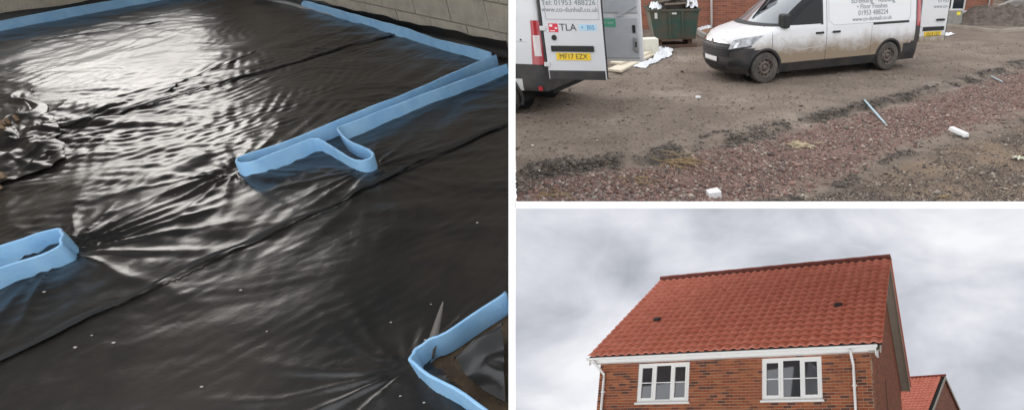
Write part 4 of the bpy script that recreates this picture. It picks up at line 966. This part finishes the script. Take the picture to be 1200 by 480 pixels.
# ---- things on the ground between the vans
def ground_sheet_piece(pxs, seed, label, amp, n=36, z=.015):
    o = crumple_sheet([YD(*p).xy.to_3d() for p in pxs], seed, '', amp, z, pp, n, 'plastic_wrap', Matrix(), gzf, 1.6); return tag(o, label, 'plastic wrap')
ground_sheet_piece([(762, 75), (772, 58), (788, 60), (787, 66)], 21, 'crumpled white plastic sheet lying in front of the skip', .13)
ground_sheet_piece([(742, 80), (763, 70), (772, 73), (757, 81)], 25, 'thin tail of white plastic lying on the mud', .07)
o = crumple_sheet([YD(818, 36).xy.to_3d(), YD(835, 32.5).xy.to_3d(), YD(834, 34.5).xy.to_3d(), YD(820, 38).xy.to_3d()], 27, '', .12, .03, pp, 20, 'plastic_wrap', Matrix(), gzf); tag(o, 'white plastic scrap lying along the brick house wall', 'plastic wrap')
foamb = mat('cream_insulation', (.66, .60, .47), .8, var=(.58, .52, .4), scale=5, bump=.15)
def board(corn, z0, h, label, seed):
    pts = [YD(*p) for p in corn]; b = MB(); n = 4; zz = max(gzf(p.x, p.y) for p in pts)
    b.add([(p.x, p.y, zz+z0) for p in pts]+[(p.x, p.y, zz+z0+h) for p in pts], [(3,2,1,0),(4,5,6,7)]+[(i, (i+1) % 4, (i+1) % 4+4, i+4) for i in range(4)])
    o = b.build('insulation_board', foamb); fix_normals(o); bevel(o, .01); return tag(o, label, 'board', 'cream insulation boards on the ground')
board([(712, 84), (752, 66), (768, 65), (728, 86)], 0, .06, 'cream insulation board lying flat under the open van door', 1)
board([(715, 78), (752, 66.5), (764, 65.5), (728, 79.5)], .062, .05, 'second cream board stacked on the flat insulation board', 2)
p = YD(760, 63.5); b = MB(); b.box(-.26, .26, -.2, .2, 0, .42); o = b.build('insulation_block', mat('white_insulation', (.72, .70, .62), .8, var=(.62, .6, .5), scale=4), M=Matrix.Translation((p.x, p.y, gzf(p.x, p.y)+.0)) @ Matrix.Rotation(R(20), 4, 'Z')); bevel(o, .02); tag(o, 'upright block of off white insulation beside the skip', 'block')
o = crumple_sheet([YD(1098, 45).xy.to_3d(), YD(1098, 40).xy.to_3d(), YD(1120, 40.5).xy.to_3d(), YD(1112, 43).xy.to_3d()], 33, '', .05, .02, pp, 16, 'plastic_wrap', Matrix(), gzf); tag(o, 'flat white plastic sheet on the mud behind the muddy van', 'plastic wrap')

# ---- houses behind
def brick_mat(name, c1, c2, mortar, w=.225, h=.075):
    m = bpy.data.materials.new(name); m.use_nodes = True; t = m.node_tree; bs = t.nodes['Principled BSDF']; bs.inputs['Roughness'].default_value = .9
    tcn = N(t, 'ShaderNodeTexCoord'); sx = N(t, 'ShaderNodeSeparateXYZ'); t.links.new(tcn.outputs['Object'], sx.inputs[0])
    ad = N(t, 'ShaderNodeMath', operation='ADD'); t.links.new(sx.outputs['X'], ad.inputs[0]); t.links.new(sx.outputs['Y'], ad.inputs[1])
    cb = N(t, 'ShaderNodeCombineXYZ'); t.links.new(ad.outputs[0], cb.inputs['X']); t.links.new(sx.outputs['Z'], cb.inputs['Y'])
    bt = N(t, 'ShaderNodeTexBrick', inp={'Scale': 1.0, 'Brick Width': w, 'Row Height': h, 'Mortar Size': .006, 'Color1': (*c1, 1), 'Color2': (*c2, 1), 'Mortar': (*mortar, 1)}); t.links.new(cb.outputs[0], bt.inputs['Vector'])
    t.links.new(bt.outputs['Color'], bs.inputs['Base Color'])
    bp = N(t, 'ShaderNodeBump', inp={'Strength': .6, 'Distance': .01}); bp.invert = True; t.links.new(bt.outputs['Fac'], bp.inputs['Height']); t.links.new(bp.outputs[0], bs.inputs['Normal'])
    return m
brick_far = brick_mat('far_red_brick', (.22, .075, .045), (.33, .12, .07), (.26, .2, .16))
upvc = mat('white_upvc', (.78, .78, .77), .35); glass_w = mat('window_glass', (.03, .035, .04), .05, spec=.8)
tile_far = mat('far_roof_tile', (.38, .10, .06), .8, var=(.3, .08, .05), scale=6)
def house(name, M, W, D, H, label, gaps, pipes, sill=True):
    """front towards -y; gaps: (x0,x1,z0,z1,panes) openings of the front wall"""
    r = empty(name, M, label, 'house', 'brick houses round the yard')
    b = MB(); xs_ = [0, W]
    for g in gaps: xs_ += [g[0], g[1]]
    xs_ = sorted(set(xs_))
    for xa, xb in zip(xs_[:-1], xs_[1:]):
        gs = sorted([g for g in gaps if g[0] <= xa+1e-6 and g[1] >= xb-1e-6], key=lambda g: g[2]); z = -.3
        for g in gs: b.box(xa, xb, 0, .25, z, g[2]) if g[2] > z else None; z = g[3]
        b.box(xa, xb, 0, .25, z, H)
    b.box(0, .25, .25, D, -.3, H); b.box(W-.25, W, .25, D, -.3, H); b.box(.25, W-.25, D-.25, D, -.3, H)
    b.build('wall', brick_far, r)
    rh = D/2*math.tan(R(40)); b = MB()
    b.add([(0, .001, H), (0, D, H), (0, D/2, H+rh), (W, .001, H), (W, D, H), (W, D/2, H+rh)], [(0, 2, 1), (3, 4, 5)]); b.build('gable', brick_far, r)
    b = MB()
    for sg in (0, 1):
        y0, y1 = (-.35, D/2) if sg == 0 else (D+.35, D/2); z0 = H-.35*math.tan(R(40)); z1 = H+rh
        b.add([(-.12, y0, z0), (W+.12, y0, z0), (W+.12, y1, z1), (-.12, y1, z1), (-.12, y0, z0+.1), (W+.12, y0, z0+.1), (W+.12, y1, z1+.1), (-.12, y1, z1+.1)], [(3,2,1,0),(4,5,6,7),(0,1,5,4),(1,2,6,5),(2,3,7,6),(3,0,4,7)])
    o = b.build('roof', tile_far, r); fix_normals(o)
    b = MB(); b.box(-.1, W+.1, -.40, -.33, H-.42, H-.18); b.build('gutter', upvc, r)
    for (x0, x1, z0, z1, n) in gaps:
        wd = bpy.data.objects.new('window', None); col.objects.link(wd); wd.parent = r; wd.matrix_local = Matrix.Translation((x0, 0, z0)); w, h = x1-x0, z1-z0
        b = MB(); fw = .07
        b.box(0, fw, .06, .13, 0, h); b.box(w-fw, w, .06, .13, 0, h); b.box(fw, w-fw, .06, .13, 0, fw); b.box(fw, w-fw, .06, .13, h-fw, h)
        for k in range(1, n): b.box(w*k/n-fw*.6, w*k/n+fw*.6, .062, .128, fw, h-fw)
        b.build('frame', upvc, wd)
        for k in range(n): b = MB(); b.box(w*k/n+.02, w*(k+1)/n-.02, .09, .10, fw*.5, h-fw*.5); b.build('pane', glass_w, wd)
        b = MB(); b.box(-.05, w+.05, -.06, .06, -.08, -.003); b.build('sill', upvc, wd)
    for x in pipes:
        b = MB(); b.tube([(x, -.06, -.1), (x, -.06, H-.3)], .04, 8); b.build('downpipe', upvc, r, smooth=True)
    return r
hl = YD(834, 34.2); HLM = Matrix.Translation((hl.x, hl.y, 0)) @ Matrix.Rotation(R(2), 4, 'Z') @ Matrix.Translation((-6.5, 0, 0))
house('brick_house', HLM, 11.5, 7.5, 5.0, 'red brick house with white downpipe behind the skip', [(7.25, 8.7, 1.28, 2.4, 2)], [6.5])
hr = YD(1157, 19); HRM = Matrix.Translation((hr.x, hr.y, .25)) @ Matrix.Rotation(R(4), 4, 'Z') @ Matrix.Translation((-4.6, 0, 0))
house('brick_house', HRM, 4.75, 7.5, 5.0, 'red brick house with white patio door behind the soil bank', [(2.35, 3.55, -.02, 2.0, 2)], [4.55])
b = MB(); b.box(1.5, 4.3, -.55, -.10, -.32, -.05); o = b.build('door_step', mat('pale_paving', (.42, .40, .37), .85, var=(.34, .32, .29), scale=4), M=HRM); tag(o, 'pale paving step in front of the patio door', 'step')
h3 = YD(1172, 4); H3M = Matrix.Translation((h3.x+.9, h3.y, .5)) @ Matrix.Rotation(R(3), 4, 'Z')
house('brick_house', H3M, 8, 7, 5.0, 'red brick house with a pale door far behind the paved path', [(.25, 1.25, .1, 2.1, 1)], [])
# grey slab leaning at the patio house, yellow sticker on it
p = YD(1102, 28.5); b = MB(); b.box(0, 1.05, 0, .06, 0, .50); o = b.build('panel_board', mat('grey_slab', (.27, .26, .23), .85, var=(.2, .19, .17), scale=5), M=Matrix.Translation((p.x-.2, p.y, gzf(p.x, p.y))) @ Matrix.Rotation(R(3), 4, 'Z') @ Matrix.Rotation(R(-12), 4, 'X'))
tag(o, 'grey board leaning by the patio door with a yellow sticker', 'board'); b = MB(); b.box(.83, .98, -.003, 0, .34, .46); b.build('yellow_sticker', mat('yellow_sticker', (.7, .6, .02), .5), o)
# soil bank, kerb edge, paths
b = MB(); rows = []
c0, c1 = YD(1118, 30), YD(1330, 37); e0, e1 = YD(1118, 21.5), YD(1330, 21)
for i in range(90):
    a = i/89; row = []
    for j in range(24):
        q = j/23; p = c0.lerp(c1, a).lerp(e0.lerp(e1, a), q); h = .5*math.sin(math.pi*min(1, q*.55+.0))*min(1, a*10)*(1 if q > 0 else 0)
        row.append((p.x, p.y, -.05+h+.17*float(fbm(p.x*2.6, p.y*2.6, 4, 3))*min(1, q*5)))
    rows.append(row)
b.grid(rows); o = b.build('soil_bank', mat('bank_soil', (.075, .06, .05), .95, var=(.15, .12, .095), scale=7, bump=.9, bscale=14), smooth=True); structure(o)
kb = mat('muddy_kerb', (.30, .26, .21), .9, var=(.22, .18, .14), scale=3, bump=.4)
b = MB(); pts = [YD(*p) for p in ((1100, 30.5), (1112, 31), (1124, 33), (1140, 36), (1160, 38.5), (1175, 39.2), (1200, 36), (1230, 33), (1300, 30))]
pts = smooth_path(pts, 2); rows = []
for i, p in enumerate(pts):
    d = (pts[min(i+1, len(pts)-1)]-pts[max(0, i-1)]).normalized(); s_ = Vector((-d.y, d.x, 0)); z = gzf(p.x, p.y)
    rows.append([tuple(p+s_*q+Vector((0, 0, zz+z))) for q, zz in ((-.15, -.05), (-.12, .08), (.02, .11), (.14, .08), (.2, -.05))])
b.grid(rows); o = b.build('kerb', kb, smooth=True); structure(o)
pv = mat('orange_block_paving', (.34, .19, .10), .9, var=(.27, .16, .1), scale=5, bump=.3)
b = MB(); q = [YD(*p) for p in ((812, 36.5), (870, 34.2), (890, 50), (834, 49))]; b.add([(p.x, p.y, .06) for p in q]+[(p.x, p.y, -.1) for p in q], [(0,1,2,3),(7,6,5,4)]+[(i, i+4, (i+1) % 4+4, (i+1) % 4) for i in range(4)]); o = b.build('paved_path', pv); fix_normals(o); structure(o)
q0, q1 = YD(815, 38), YD(835, 50); b = MB(); b.bar((q0.x, q0.y, .06), (q1.x, q1.y, .06), .10, .16); o = b.build('path_kerb', mat('pale_paving', (.42, .40, .37), .85)); structure(o)
b = MB(); q = [YD(*p) for p in ((1168, 18.5), (1230, 19), (1230, 10.5), (1182, 11))]; b.add([(p.x, p.y, .34) for p in q]+[(p.x, p.y, -.1) for p in q], [(0,1,2,3),(7,6,5,4)]+[(i, i+4, (i+1) % 4+4, (i+1) % 4) for i in range(4)]); o = b.build('paved_terrace', mat('grey_terrace', (.16, .14, .13), .9, var=(.12, .11, .1), scale=4)); fix_normals(o); structure(o)
for (a_, b2) in (((1168, 18.5), (1184, 10.8)), ((1182, 11), (1232, 10.5)), ((1168, 18.5), (1232, 19))):
    p, q = YD(*a_), YD(*b2); b = MB(); b.bar((p.x, p.y, .36), (q.x, q.y, .36), .12, .12); o = b.build('terrace_kerb', mat('pale_paving', (.42, .40, .37), .85)); structure(o)
p = YD(1181, 9.5); b = MB(); b.box(-.35, .35, -.2, .2, 0, .22); o = b.build('concrete_step', mat('pale_paving', (.42, .40, .37), .85), M=Matrix.Translation((p.x, p.y, .35))); bevel(o, .02); tag(o, 'small concrete step at the corner of the paved terrace', 'step')

# ================================================================== HOUSE with the red pantile roof, under its own grey sky
HF = dict(p=-0.348, y=-0.371, r=0.021, t=(-3.745, 15.893, -7.823))
HOUSE = CAMM @ Matrix.Translation(HF['t']) @ Matrix.Rotation(HF['r'], 4, 'Y') @ Matrix.Rotation(HF['p'], 4, 'X') @ Matrix.Rotation(HF['y'], 4, 'Z')
W, D, EZ, RZ, OV, WW, WX, SILL, WH = 7.761, 7.646, 4.842, 8.363, .382, 1.587, (1.269, 4.944), 3.59, 1.07
VOL, VOR = .156, .36
hroot = empty('brick_house', HOUSE, 'new red brick house with orange red pantile roof and two white windows', 'house', 'houses with pantile roofs')
mort = mat('house_mortar', (.44, .30, .19), .95, bump=.2, bscale=60)
brick_m = mat('house_brick', (1, 1, 1), .9, attr='tint', var=(.8, .78, .76), scale=20, bump=.35, bscale=60)
SOF = EZ-.12
ops = [(x, x+WW, SILL, SILL+WH) for x in WX]
# wall core
b = MB(); xs_ = [0, WX[0], WX[0]+WW, WX[1], WX[1]+WW, W]
for i, (xa, xb) in enumerate(zip(xs_[:-1], xs_[1:])):
    if i % 2: b.box(xa, xb, .012, .30, 0, SILL); b.box(xa, xb, .012, .30, SILL+WH, SOF+.1)
    else: b.box(xa, xb, .012, .30, 0, SOF+.1)
b.box(W-.30, W-.012, .30, D-.012, 0, SOF+.1); b.box(0.012, .3, .30, D-.012, 0, SOF+.1); b.box(.3, W-.3, D-.3, D-.012, 0, SOF+.1)
pitch = math.atan2(RZ-EZ, D/2+OV); gz_at = lambda y: EZ+(y+OV)*math.tan(pitch) if y < D/2 else EZ+(D+OV-y)*math.tan(pitch)
for xa, xb in ((W-.30, W-.012), (.012, .3)):
    n = 2; prof = [(.012, SOF+.1), (D-.012, SOF+.1), (D/2, RZ-.25)]
    b.add([(xa, y, z) for y, z in prof]+[(xb, y, z) for y, z in prof], [(0, 2, 1), (3, 4, 5), (0, 1, 4, 3), (1, 2, 5, 4), (2, 0, 3, 5)])
o = b.build('wall', mort, hroot); fix_normals(o)
rs = random.Random(5)
BC = [(.34, .095, .038), (.38, .115, .048), (.29, .078, .036), (.21, .06, .034), (.40, .135, .058), (.12, .046, .035), (.36, .10, .042), (.32, .088, .038)]
def bcol(): c = rs.choice(BC); k = rs.uniform(.85, 1.15); return tuple(v*k for v in c)
def front_bricks():
    b = MB(); r = 0; z = .01
    while z+.065 < SOF+.09:
        x = -.1125 if r % 2 else 0
        while x < W:
            x0, x1 = max(x, 0), min(x+.215, W)
            segs = [(x0, x1)]
            for ox0, ox1, oz0, oz1 in ops:
                if z+.065 > oz0 and z < oz1:
                    ns_ = []
                    for s0, s1 in segs:
                        if s1 <= ox0 or s0 >= ox1: ns_.append((s0, s1)); continue
                        if s0 < ox0-.02: ns_.append((s0, ox0))
                        if s1 > ox1+.02: ns_.append((ox1, s1))
                    segs = ns_
            for s0, s1 in segs:
                if s1-s0 > .02: j = rs.uniform(-.0015, .0015); b.box(s0, s1-(.006 if s1-s0 > .2 else 0), j, .03, z+.003, z+.060, bcol())
            x += .225
        z += .075; r += 1
    return b
o = front_bricks().build('brickwork', brick_m, hroot); o['kind'] = 'stuff'
b = MB(); r = 0; z = .01
while z < RZ-.35:
    lo = 0.032; hi = D-.0
    if z+.065 > SOF: lo = (z+.065-EZ)/math.tan(pitch)-OV+.12; hi = D-lo
    y = -.1125 if r % 2 else 0
    while y < hi:
        y0, y1 = max(y, lo), min(y+.215, hi)
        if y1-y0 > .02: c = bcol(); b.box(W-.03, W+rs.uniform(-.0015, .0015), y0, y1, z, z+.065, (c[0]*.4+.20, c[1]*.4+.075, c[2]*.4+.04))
        y += .225
    z += .075; r += 1
o = b.build('brickwork', brick_m, hroot); o['kind'] = 'stuff'
# eaves
upv = mat('house_upvc', (.84, .83, .79), .4)
b = MB(); b.box(-VOL+.03, W+.16, -OV+.03, -.003, SOF-.03, SOF-.012); b.build('soffit', upv, hroot)
b = MB(); b.box(-VOL+.03, W+.17, -OV+.005, -OV+.03, SOF-.06, EZ+.02); b.build('fascia', upv, hroot)
b = MB(); rows = []
for x in (-VOL-.04, W+VOR-.12):
    rows.append([(x, -OV+.002-.058+.058*math.cos(a), EZ-.035-.065*math.sin(a)) for a in np.linspace(0, math.pi, 11)]+[(x, -OV+.002-.058+.052*math.cos(a), EZ-.035-.058*math.sin(a)) for a in np.linspace(math.pi, 0, 11)])
b.grid(rows); o = b.build('gutter', upv, hroot, smooth=True); fix_normals(o)
b = MB()
for x in (-VOL-.04, W+VOR-.12): b.add([(x, -OV+.002-.058+.058*math.cos(a), EZ-.035-.065*math.sin(a)) for a in np.linspace(0, math.pi, 11)], [tuple(range(11))])
b.build('gutter_end', upv, hroot)
b = MB(); b.box(W+.171, W+.20, -OV-.03, .02, SOF-.16, EZ-.0); b.build('box_end', upv, hroot)
for x in (.19, W-.42):
    b = MB(); b.tube([(x-(.13 if x < 1 else 0), -OV-.056, EZ-.09), (x-(.13 if x < 1 else 0), -OV-.056, EZ-.17), (x, -.075, EZ-.45), (x, -.06, EZ-.6), (x, -.06, .1)], .036, 12); dp = b.build('downpipe', upv, hroot, smooth=True)
    for z in (3.9, 2.6, 1.2):
        b = MB(); b.box(x-.055, x+.055, -.07, .0, z-.02, z+.02); b.build('pipe_bracket', upv, dp)
# windows
glass_h = mat('house_window_glass', (.02, .022, .028), .03, spec=1.0, coat=1)
dark_in = mat('dark_interior', (.02, .018, .017), .9)
for k, x0 in enumerate(WX):
    wd = bpy.data.objects.new('window', None); col.objects.link(wd); wd.parent = hroot; wd.matrix_local = Matrix.Translation((x0, 0, SILL)); wd['label'] = ['white three light window with dark panes', 'white three light window reflecting the sky'][k]
    w, h, fw = WW, WH, .075
    b = MB(); b.box(0, fw, .02, .10, 0, h); b.box(w-fw, w, .02, .10, 0, h); b.box(fw, w-fw, .02, .10, 0, fw); b.box(fw, w-fw, .02, .10, h-fw, h)
    for q in (1, 2): b.box(w*q/3-.04, w*q/3+.04, .022, .098, fw, h-fw)
    o = b.build('frame', upv, wd)
    for q in range(3):
        xa, xb = (fw if q == 0 else w*q/3+.04), (w-fw if q == 2 else w*(q+1)/3-.04)
        if q != 1:
            b = MB(); e = .045; b.box(xa, xa+e, .008, .06, fw, h-fw); b.box(xb-e, xb, .008, .06, fw, h-fw); b.box(xa+e, xb-e, .008, .06, fw, fw+e); b.box(xa+e, xb-e, .008, .06, h-fw-e, h-fw); b.build('casement', upv, wd); xa += e; xb -= e; za, zb = fw+e, h-fw-e
        else: za, zb = fw, h-fw
        b = MB(); b.box(xa-.01, xb+.01, .05, .06, za-.01, zb+.01); b.build('pane', glass_h, wd)
        b = MB(); b.box(xa, xb, .036, .0495, h*.5-.012, h*.5+.012); b.build('glazing_bar', upv, wd)
    b = MB(); b.box(-.04, w+.04, -.05, .02, -.055, -.002); o = b.build('sill', upv, wd); bevel(o, .01)
    b = MB(); b.box(-.02, w+.02, .29, .30, -.02, h+.02); b.build('room_backing', dark_in, wd)  # dark sheet standing in for the unlit room behind the panes
# pantile roof
TWd, GA, SL = .262, .285, math.hypot(RZ-EZ, D/2+OV)
ncol = int(round((W+VOL+VOR)/TWd)); TWd = (W+VOL+VOR)/ncol; nrow = int(SL/GA); GA = SL/(nrow+.0)
tile_m = mat('red_pantile', (.85, .30, .20), .7, var=(.74, .225, .14), scale=2.6, bump=.25, bscale=50)
_t = tile_m.node_tree; _g = N(_t, 'ShaderNodeNewGeometry')
for _n in [n for n in _t.nodes if n.type == 'TEX_NOISE']: _t.links.new(_g.outputs['Position'], _n.inputs['Vector'])
def tile_mesh(b, M=None):
    n = 10; prof = []
    for i in range(n+1):
        a = i/n; prof.append((a*TWd*1.02, .025*math.cos(2*math.pi*(a-.22))+.025))
    rows = []
    L = GA*1.12
    for v, dz in ((0, .036), (L, .0)):
        rows.append([(x, v, z+dz) for x, z in prof])
    low = [(x, 0, z+.036-.027) for x, z in prof]; low2 = [(x, .10, z+.0) for x, z in prof]
    k = [[Vector(p) for p in r] for r in (low2, low, rows[0], rows[1])]
    if M is not None: k = [[M @ p for p in r] for r in k]
    b.grid(k)
RM = Matrix.Translation((-VOL, -OV-.05, EZ-.01)) @ Matrix.Rotation(pitch, 4, 'X')
tb = MB(); tile_mesh(tb); tme = tb.mesh('roof_tile', True); tme.materials.append(tile_m)
roof = bpy.data.objects.new('roof', None); col.objects.link(roof); roof.parent = hroot; roof.matrix_local = RM
rest = MB(); cnt = 0
for r in range(nrow):
    for c_ in range(ncol):
        M = Matrix.Translation((c_*TWd, r*GA+rs.uniform(-.004, .004), rs.uniform(-.003, .003))) @ Matrix.Rotation(rs.uniform(-.006, .006), 4, 'X') @ Matrix.Rotation(rs.uniform(-.006, .006), 4, 'Z')
        if cnt < 300: piece('roof_tile', tme, tile_m, roof, M); cnt += 1
        else: tile_mesh(rest, M)
o = rest.build('roof_tiles', tile_m, roof, smooth=True); o['kind'] = 'stuff'
b = MB(); b.box(.02, W+VOL+VOR-.02, .02, SL, -.06, -.015); b.build('roof_deck', dark_in, roof)
# rear slope
b = MB(); 
for c_ in range(1): pass
MRr = Matrix.Translation((W+VOR, D+OV+.05, EZ-.01)) @ Matrix.Rotation(math.pi, 4, 'Z') @ Matrix.Rotation(pitch, 4, 'X')
b.box(0, W+VOL+VOR, 0, SL, -.05, .02); b.build('rear_roof', tile_m, hroot, M=MRr)
# ridge tiles
rb = MB(); rows = []
for x in (0, .36): rows.append([(x, .12*math.cos(a), .10*math.sin(a)) for a in np.linspace(0, math.pi, 9)]+[(x, .105*math.cos(a), .085*math.sin(a)) for a in np.linspace(math.pi, 0, 9)]+[(x, .12, 0)])
rb.grid(rows); rb.add([(0, .12*math.cos(a), .10*math.sin(a)) for a in np.linspace(0, math.pi, 9)], [tuple(range(9))]); rb.add([(.36, .12*math.cos(a), .10*math.sin(a)) for a in np.linspace(0, math.pi, 9)], [tuple(range(9))[::-1]])
rme = rb.mesh('ridge_tile', False); ridge_m = mat('ridge_tile_red', (.44, .11, .07), .8, var=(.28, .07, .05), scale=3); rme.materials.append(ridge_m)
x = -VOL-.02; i = 0
NRT = int((W+VOL+VOR)/.355); RSP = (W+VOL+VOR+.0)/NRT
while i < NRT:
    piece('ridge_tile', rme, ridge_m, hroot, Matrix.Translation((x, D/2, RZ+.065+(.006 if i % 2 else 0)))); x += RSP; i += 1
b = MB(); b.box(-VOL, W+VOR, D/2-.14, D/2-.02, RZ-.04, RZ+.05); b.box(-VOL, W+VOR, D/2+.02, D/2+.14, RZ-.04, RZ+.05); b.build('ridge_bedding', mat('dark_bedding', (.16, .055, .04), .9), hroot)
# bargeboards at both gables, all in the same grey brown
barge = mat('grey_brown_bargeboard', (.46, .41, .34), .8, var=(.40, .355, .29), scale=3)
for sg in (0, 1):
    y0, y1 = (-OV, D/2) if sg == 0 else (D+OV, D/2); z0, z1 = EZ-.06, RZ-.06
    for xb, nm in ((W+VOR-.075, 'bargeboard'), (-VOL+.02, 'bargeboard')):
        b = MB(); b.add([(xb, y0, z0-.17), (xb+.025, y0, z0-.17), (xb+.025, y0, z0+.03), (xb, y0, z0+.03), (xb, y1, z1-.17), (xb+.025, y1, z1-.17), (xb+.025, y1, z1+.03), (xb, y1, z1+.03)], [(0,1,2,3),(7,6,5,4),(0,4,5,1),(1,5,6,2),(2,6,7,3),(3,7,4,0)]); o = b.build(nm, barge, hroot); fix_normals(o)
    b = MB(); xb = W+.003; xe = W+VOR-.08
    b.add([(xb, y0, z0-.12), (xe, y0, z0-.12), (xe, y0, z0-.10), (xb, y0, z0-.10), (xb, y1, z1-.12), (xe, y1, z1-.12), (xe, y1, z1-.10), (xb, y1, z1-.10)], [(0,1,2,3),(7,6,5,4),(0,4,5,1),(1,5,6,2),(2,6,7,3),(3,7,4,0)]); o = b.build('verge_soffit', barge, hroot); fix_normals(o)
# roof vents
vm = mat('roof_vent_black', (.02, .018, .018), .6)
for (tx, ty) in ((W+VOL-1.05, 2.05), (1.25, 1.95)):
    b = MB(); b.box(tx, tx+.22, ty, ty+.16, .05, .13); o = b.build('roof_vent', vm, roof); bevel(o, .03, 3)
# slit window and vent on the gable
b = MB(); b.box(W+.0015, W+.012, 2.9, 3.05, 2.6, 4.4); b.build('gable_slit', mat('gable_slit_dark', (.12, .05, .035), .9), hroot)
b = MB(); b.box(W+.0015, W+.05, 2.88, 3.1, 2.5, 2.58); b.build('gable_vent', upv, hroot)
# ground of the house
b = MB(); b.add([(-30, -2.5, -.01), (40, -2.5, -.01), (40, 45, -.01), (-30, 45, -.01)], [(0, 1, 2, 3)]); o = b.build('lawn', mat('house_ground', (.12, .11, .08), .95, var=(.08, .09, .05), scale=2), M=HOUSE); structure(o)
# second house behind
def in_house(px, py, dist):                                     # a point in the house's own frame, dist metres along the view axis
    v = CAMM @ Vector(((px-CX)/F*dist, dist, -(py-CY)/F*dist)); return HOUSE.inverted() @ v
ra, rb_ = in_house(1046, 443, 40), in_house(1108, 440, 38)
L2 = 8.0; u2 = Vector((rb_.x-ra.x, rb_.y-ra.y, 0)).normalized(); n2 = Vector((-u2.y, u2.x, 0))
zr = rb_.z; Y2 = Matrix.Translation((rb_.x-u2.x*L2, rb_.y-u2.y*L2, 0)) @ Matrix.Rotation(math.atan2(u2.y, u2.x), 4, 'Z')
h2 = empty('brick_house', HOUSE @ Y2, 'second brick house whose red roof peeps out behind the first house', 'house', 'houses with pantile roofs')
dz = zr-3.0; hd = 4.0
b = MB(); b.box(0, L2-.12, -hd+.35, hd-.35, 0, dz); b.build('wall', brick_far, h2)
b = MB(); b.add([(L2-.12, -hd+.35, dz), (L2-.12, hd-.35, dz), (L2-.12, 0, zr-.25), (0, -hd+.35, dz), (0, hd-.35, dz), (0, 0, zr-.25)], [(0, 1, 2), (5, 4, 3)]); b.build('gable', brick_far, h2)
p2 = math.atan2(3.0, hd); S2 = math.hypot(3.0, hd)
R2 = Matrix.Translation((0, -hd, dz)) @ Matrix.Rotation(p2, 4, 'X')
rf = bpy.data.objects.new('roof', None); col.objects.link(rf); rf.parent = h2; rf.matrix_local = R2
b = MB(); nr2 = int(S2/GA)
for r in range(nr2):
    for c_ in range(int(L2/TWd)): tile_mesh(b, Matrix.Translation((c_*TWd, r*S2/nr2, rs.uniform(-.003, .003))))
o = b.build('roof_tiles', tile_m, rf, smooth=True); o['kind'] = 'stuff'
b = MB(); b.box(0, L2, 0, S2, -.08, -.02); b.build('roof_deck', dark_in, rf)
b = MB(); b.box(0, L2, 0, S2, -.05, .02); b.build('rear_roof', tile_m, h2, M=Matrix.Translation((L2, hd, dz)) @ Matrix.Rotation(math.pi, 4, 'Z') @ Matrix.Rotation(p2, 4, 'X'))
x = 0
while x < L2-.1: piece('ridge_tile', rme, ridge_m, h2, Matrix.Translation((x, 0, zr+.03))); x += .365
for sg in (-1, 1):
    b = MB(); xb = L2-.02; b.add([(xb, sg*hd, dz-.2), (xb+.025, sg*hd, dz-.2), (xb+.025, sg*hd, dz+.02), (xb, sg*hd, dz+.02), (xb, 0, zr-.2), (xb+.025, 0, zr-.2), (xb+.025, 0, zr+.02), (xb, 0, zr+.02)], [(0,1,2,3),(7,6,5,4),(0,4,5,1),(1,5,6,2),(2,6,7,3),(3,7,4,0)]); o = b.build('bargeboard', barge, h2); fix_normals(o)

# the grey sky of this place: a closed shell behind and over the house
sm = bpy.data.materials.new('overcast_sky'); sm.use_nodes = True; t = sm.node_tree; t.nodes.clear()
out = N(t, 'ShaderNodeOutputMaterial'); em = N(t, 'ShaderNodeEmission', inp={'Strength': .88}); t.links.new(em.outputs[0], out.inputs[0])
tcn = N(t, 'ShaderNodeTexCoord'); nm_ = N(t, 'ShaderNodeVectorMath', operation='NORMALIZE'); t.links.new(tcn.outputs['Object'], nm_.inputs[0])
mp = N(t, 'ShaderNodeMapping'); mp.inputs['Scale'].default_value = (1, 1, 1.7); t.links.new(nm_.outputs[0], mp.inputs[0])
na = N(t, 'ShaderNodeTexNoise', inp={'Scale': 3.6, 'Detail': 9.0, 'Roughness': .52, 'Distortion': .35}); t.links.new(mp.outputs[0], na.inputs['Vector'])
ra_ = N(t, 'ShaderNodeValToRGB'); cr = ra_.color_ramp; cr.elements[0].position = .34; cr.elements[0].color = (.33, .35, .39, 1); cr.elements[1].position = .68; cr.elements[1].color = (.78, .785, .815, 1)
e_ = cr.elements.new(.5); e_.color = (.54, .555, .61, 1)
t.links.new(na.outputs['Fac'], ra_.inputs['Fac']); t.links.new(ra_.outputs[0], em.inputs['Color'])
RS = 60.0; b = MB(); na_, ne_ = 72, 40; rows = []
Hr = (Matrix.Rotation(HF['r'], 3, 'Y') @ Matrix.Rotation(HF['p'], 3, 'X'))
KS = KH-.0035
for i in range(na_+1):
    az = R(-115+230*i/na_); row = []
    for j in range(ne_+1):
        el = R(-14+104*j/ne_); v = Hr @ Vector((math.sin(az)*math.cos(el), math.cos(az)*math.cos(el), math.sin(el)))*RS
        if v.z > KS*v.y: v = Vector((v.x, v.y, KS*v.y))
        row.append(v)
    rows.append(row)
b.grid(rows)
keepf = [k for k, f_ in enumerate(b.f) if min(b.v[i][1] for i in f_) > 7.6 or (min(b.v[i][1] for i in f_) > -25 and max(b.v[i][2]-KS*b.v[i][1] for i in f_) < -9)]
b.f = [b.f[k] for k in keepf]; b.c = [None]*len(b.f)
rows = []                                                       # unseen stretch of the same sky, added to light the house and panes
for i in range(13):
    d = 1.45+(8.2-1.45)*i/12; rows.append([(K*d+HALF+.02+(.85*d+.45-K*d-HALF-.02)*j/10, d, KH*d-HALF-.004) for j in range(11)])
b.grid(rows)
o = b.build('sky', sm, smooth=True, M=CAMM); fix_normals(o); structure(o)
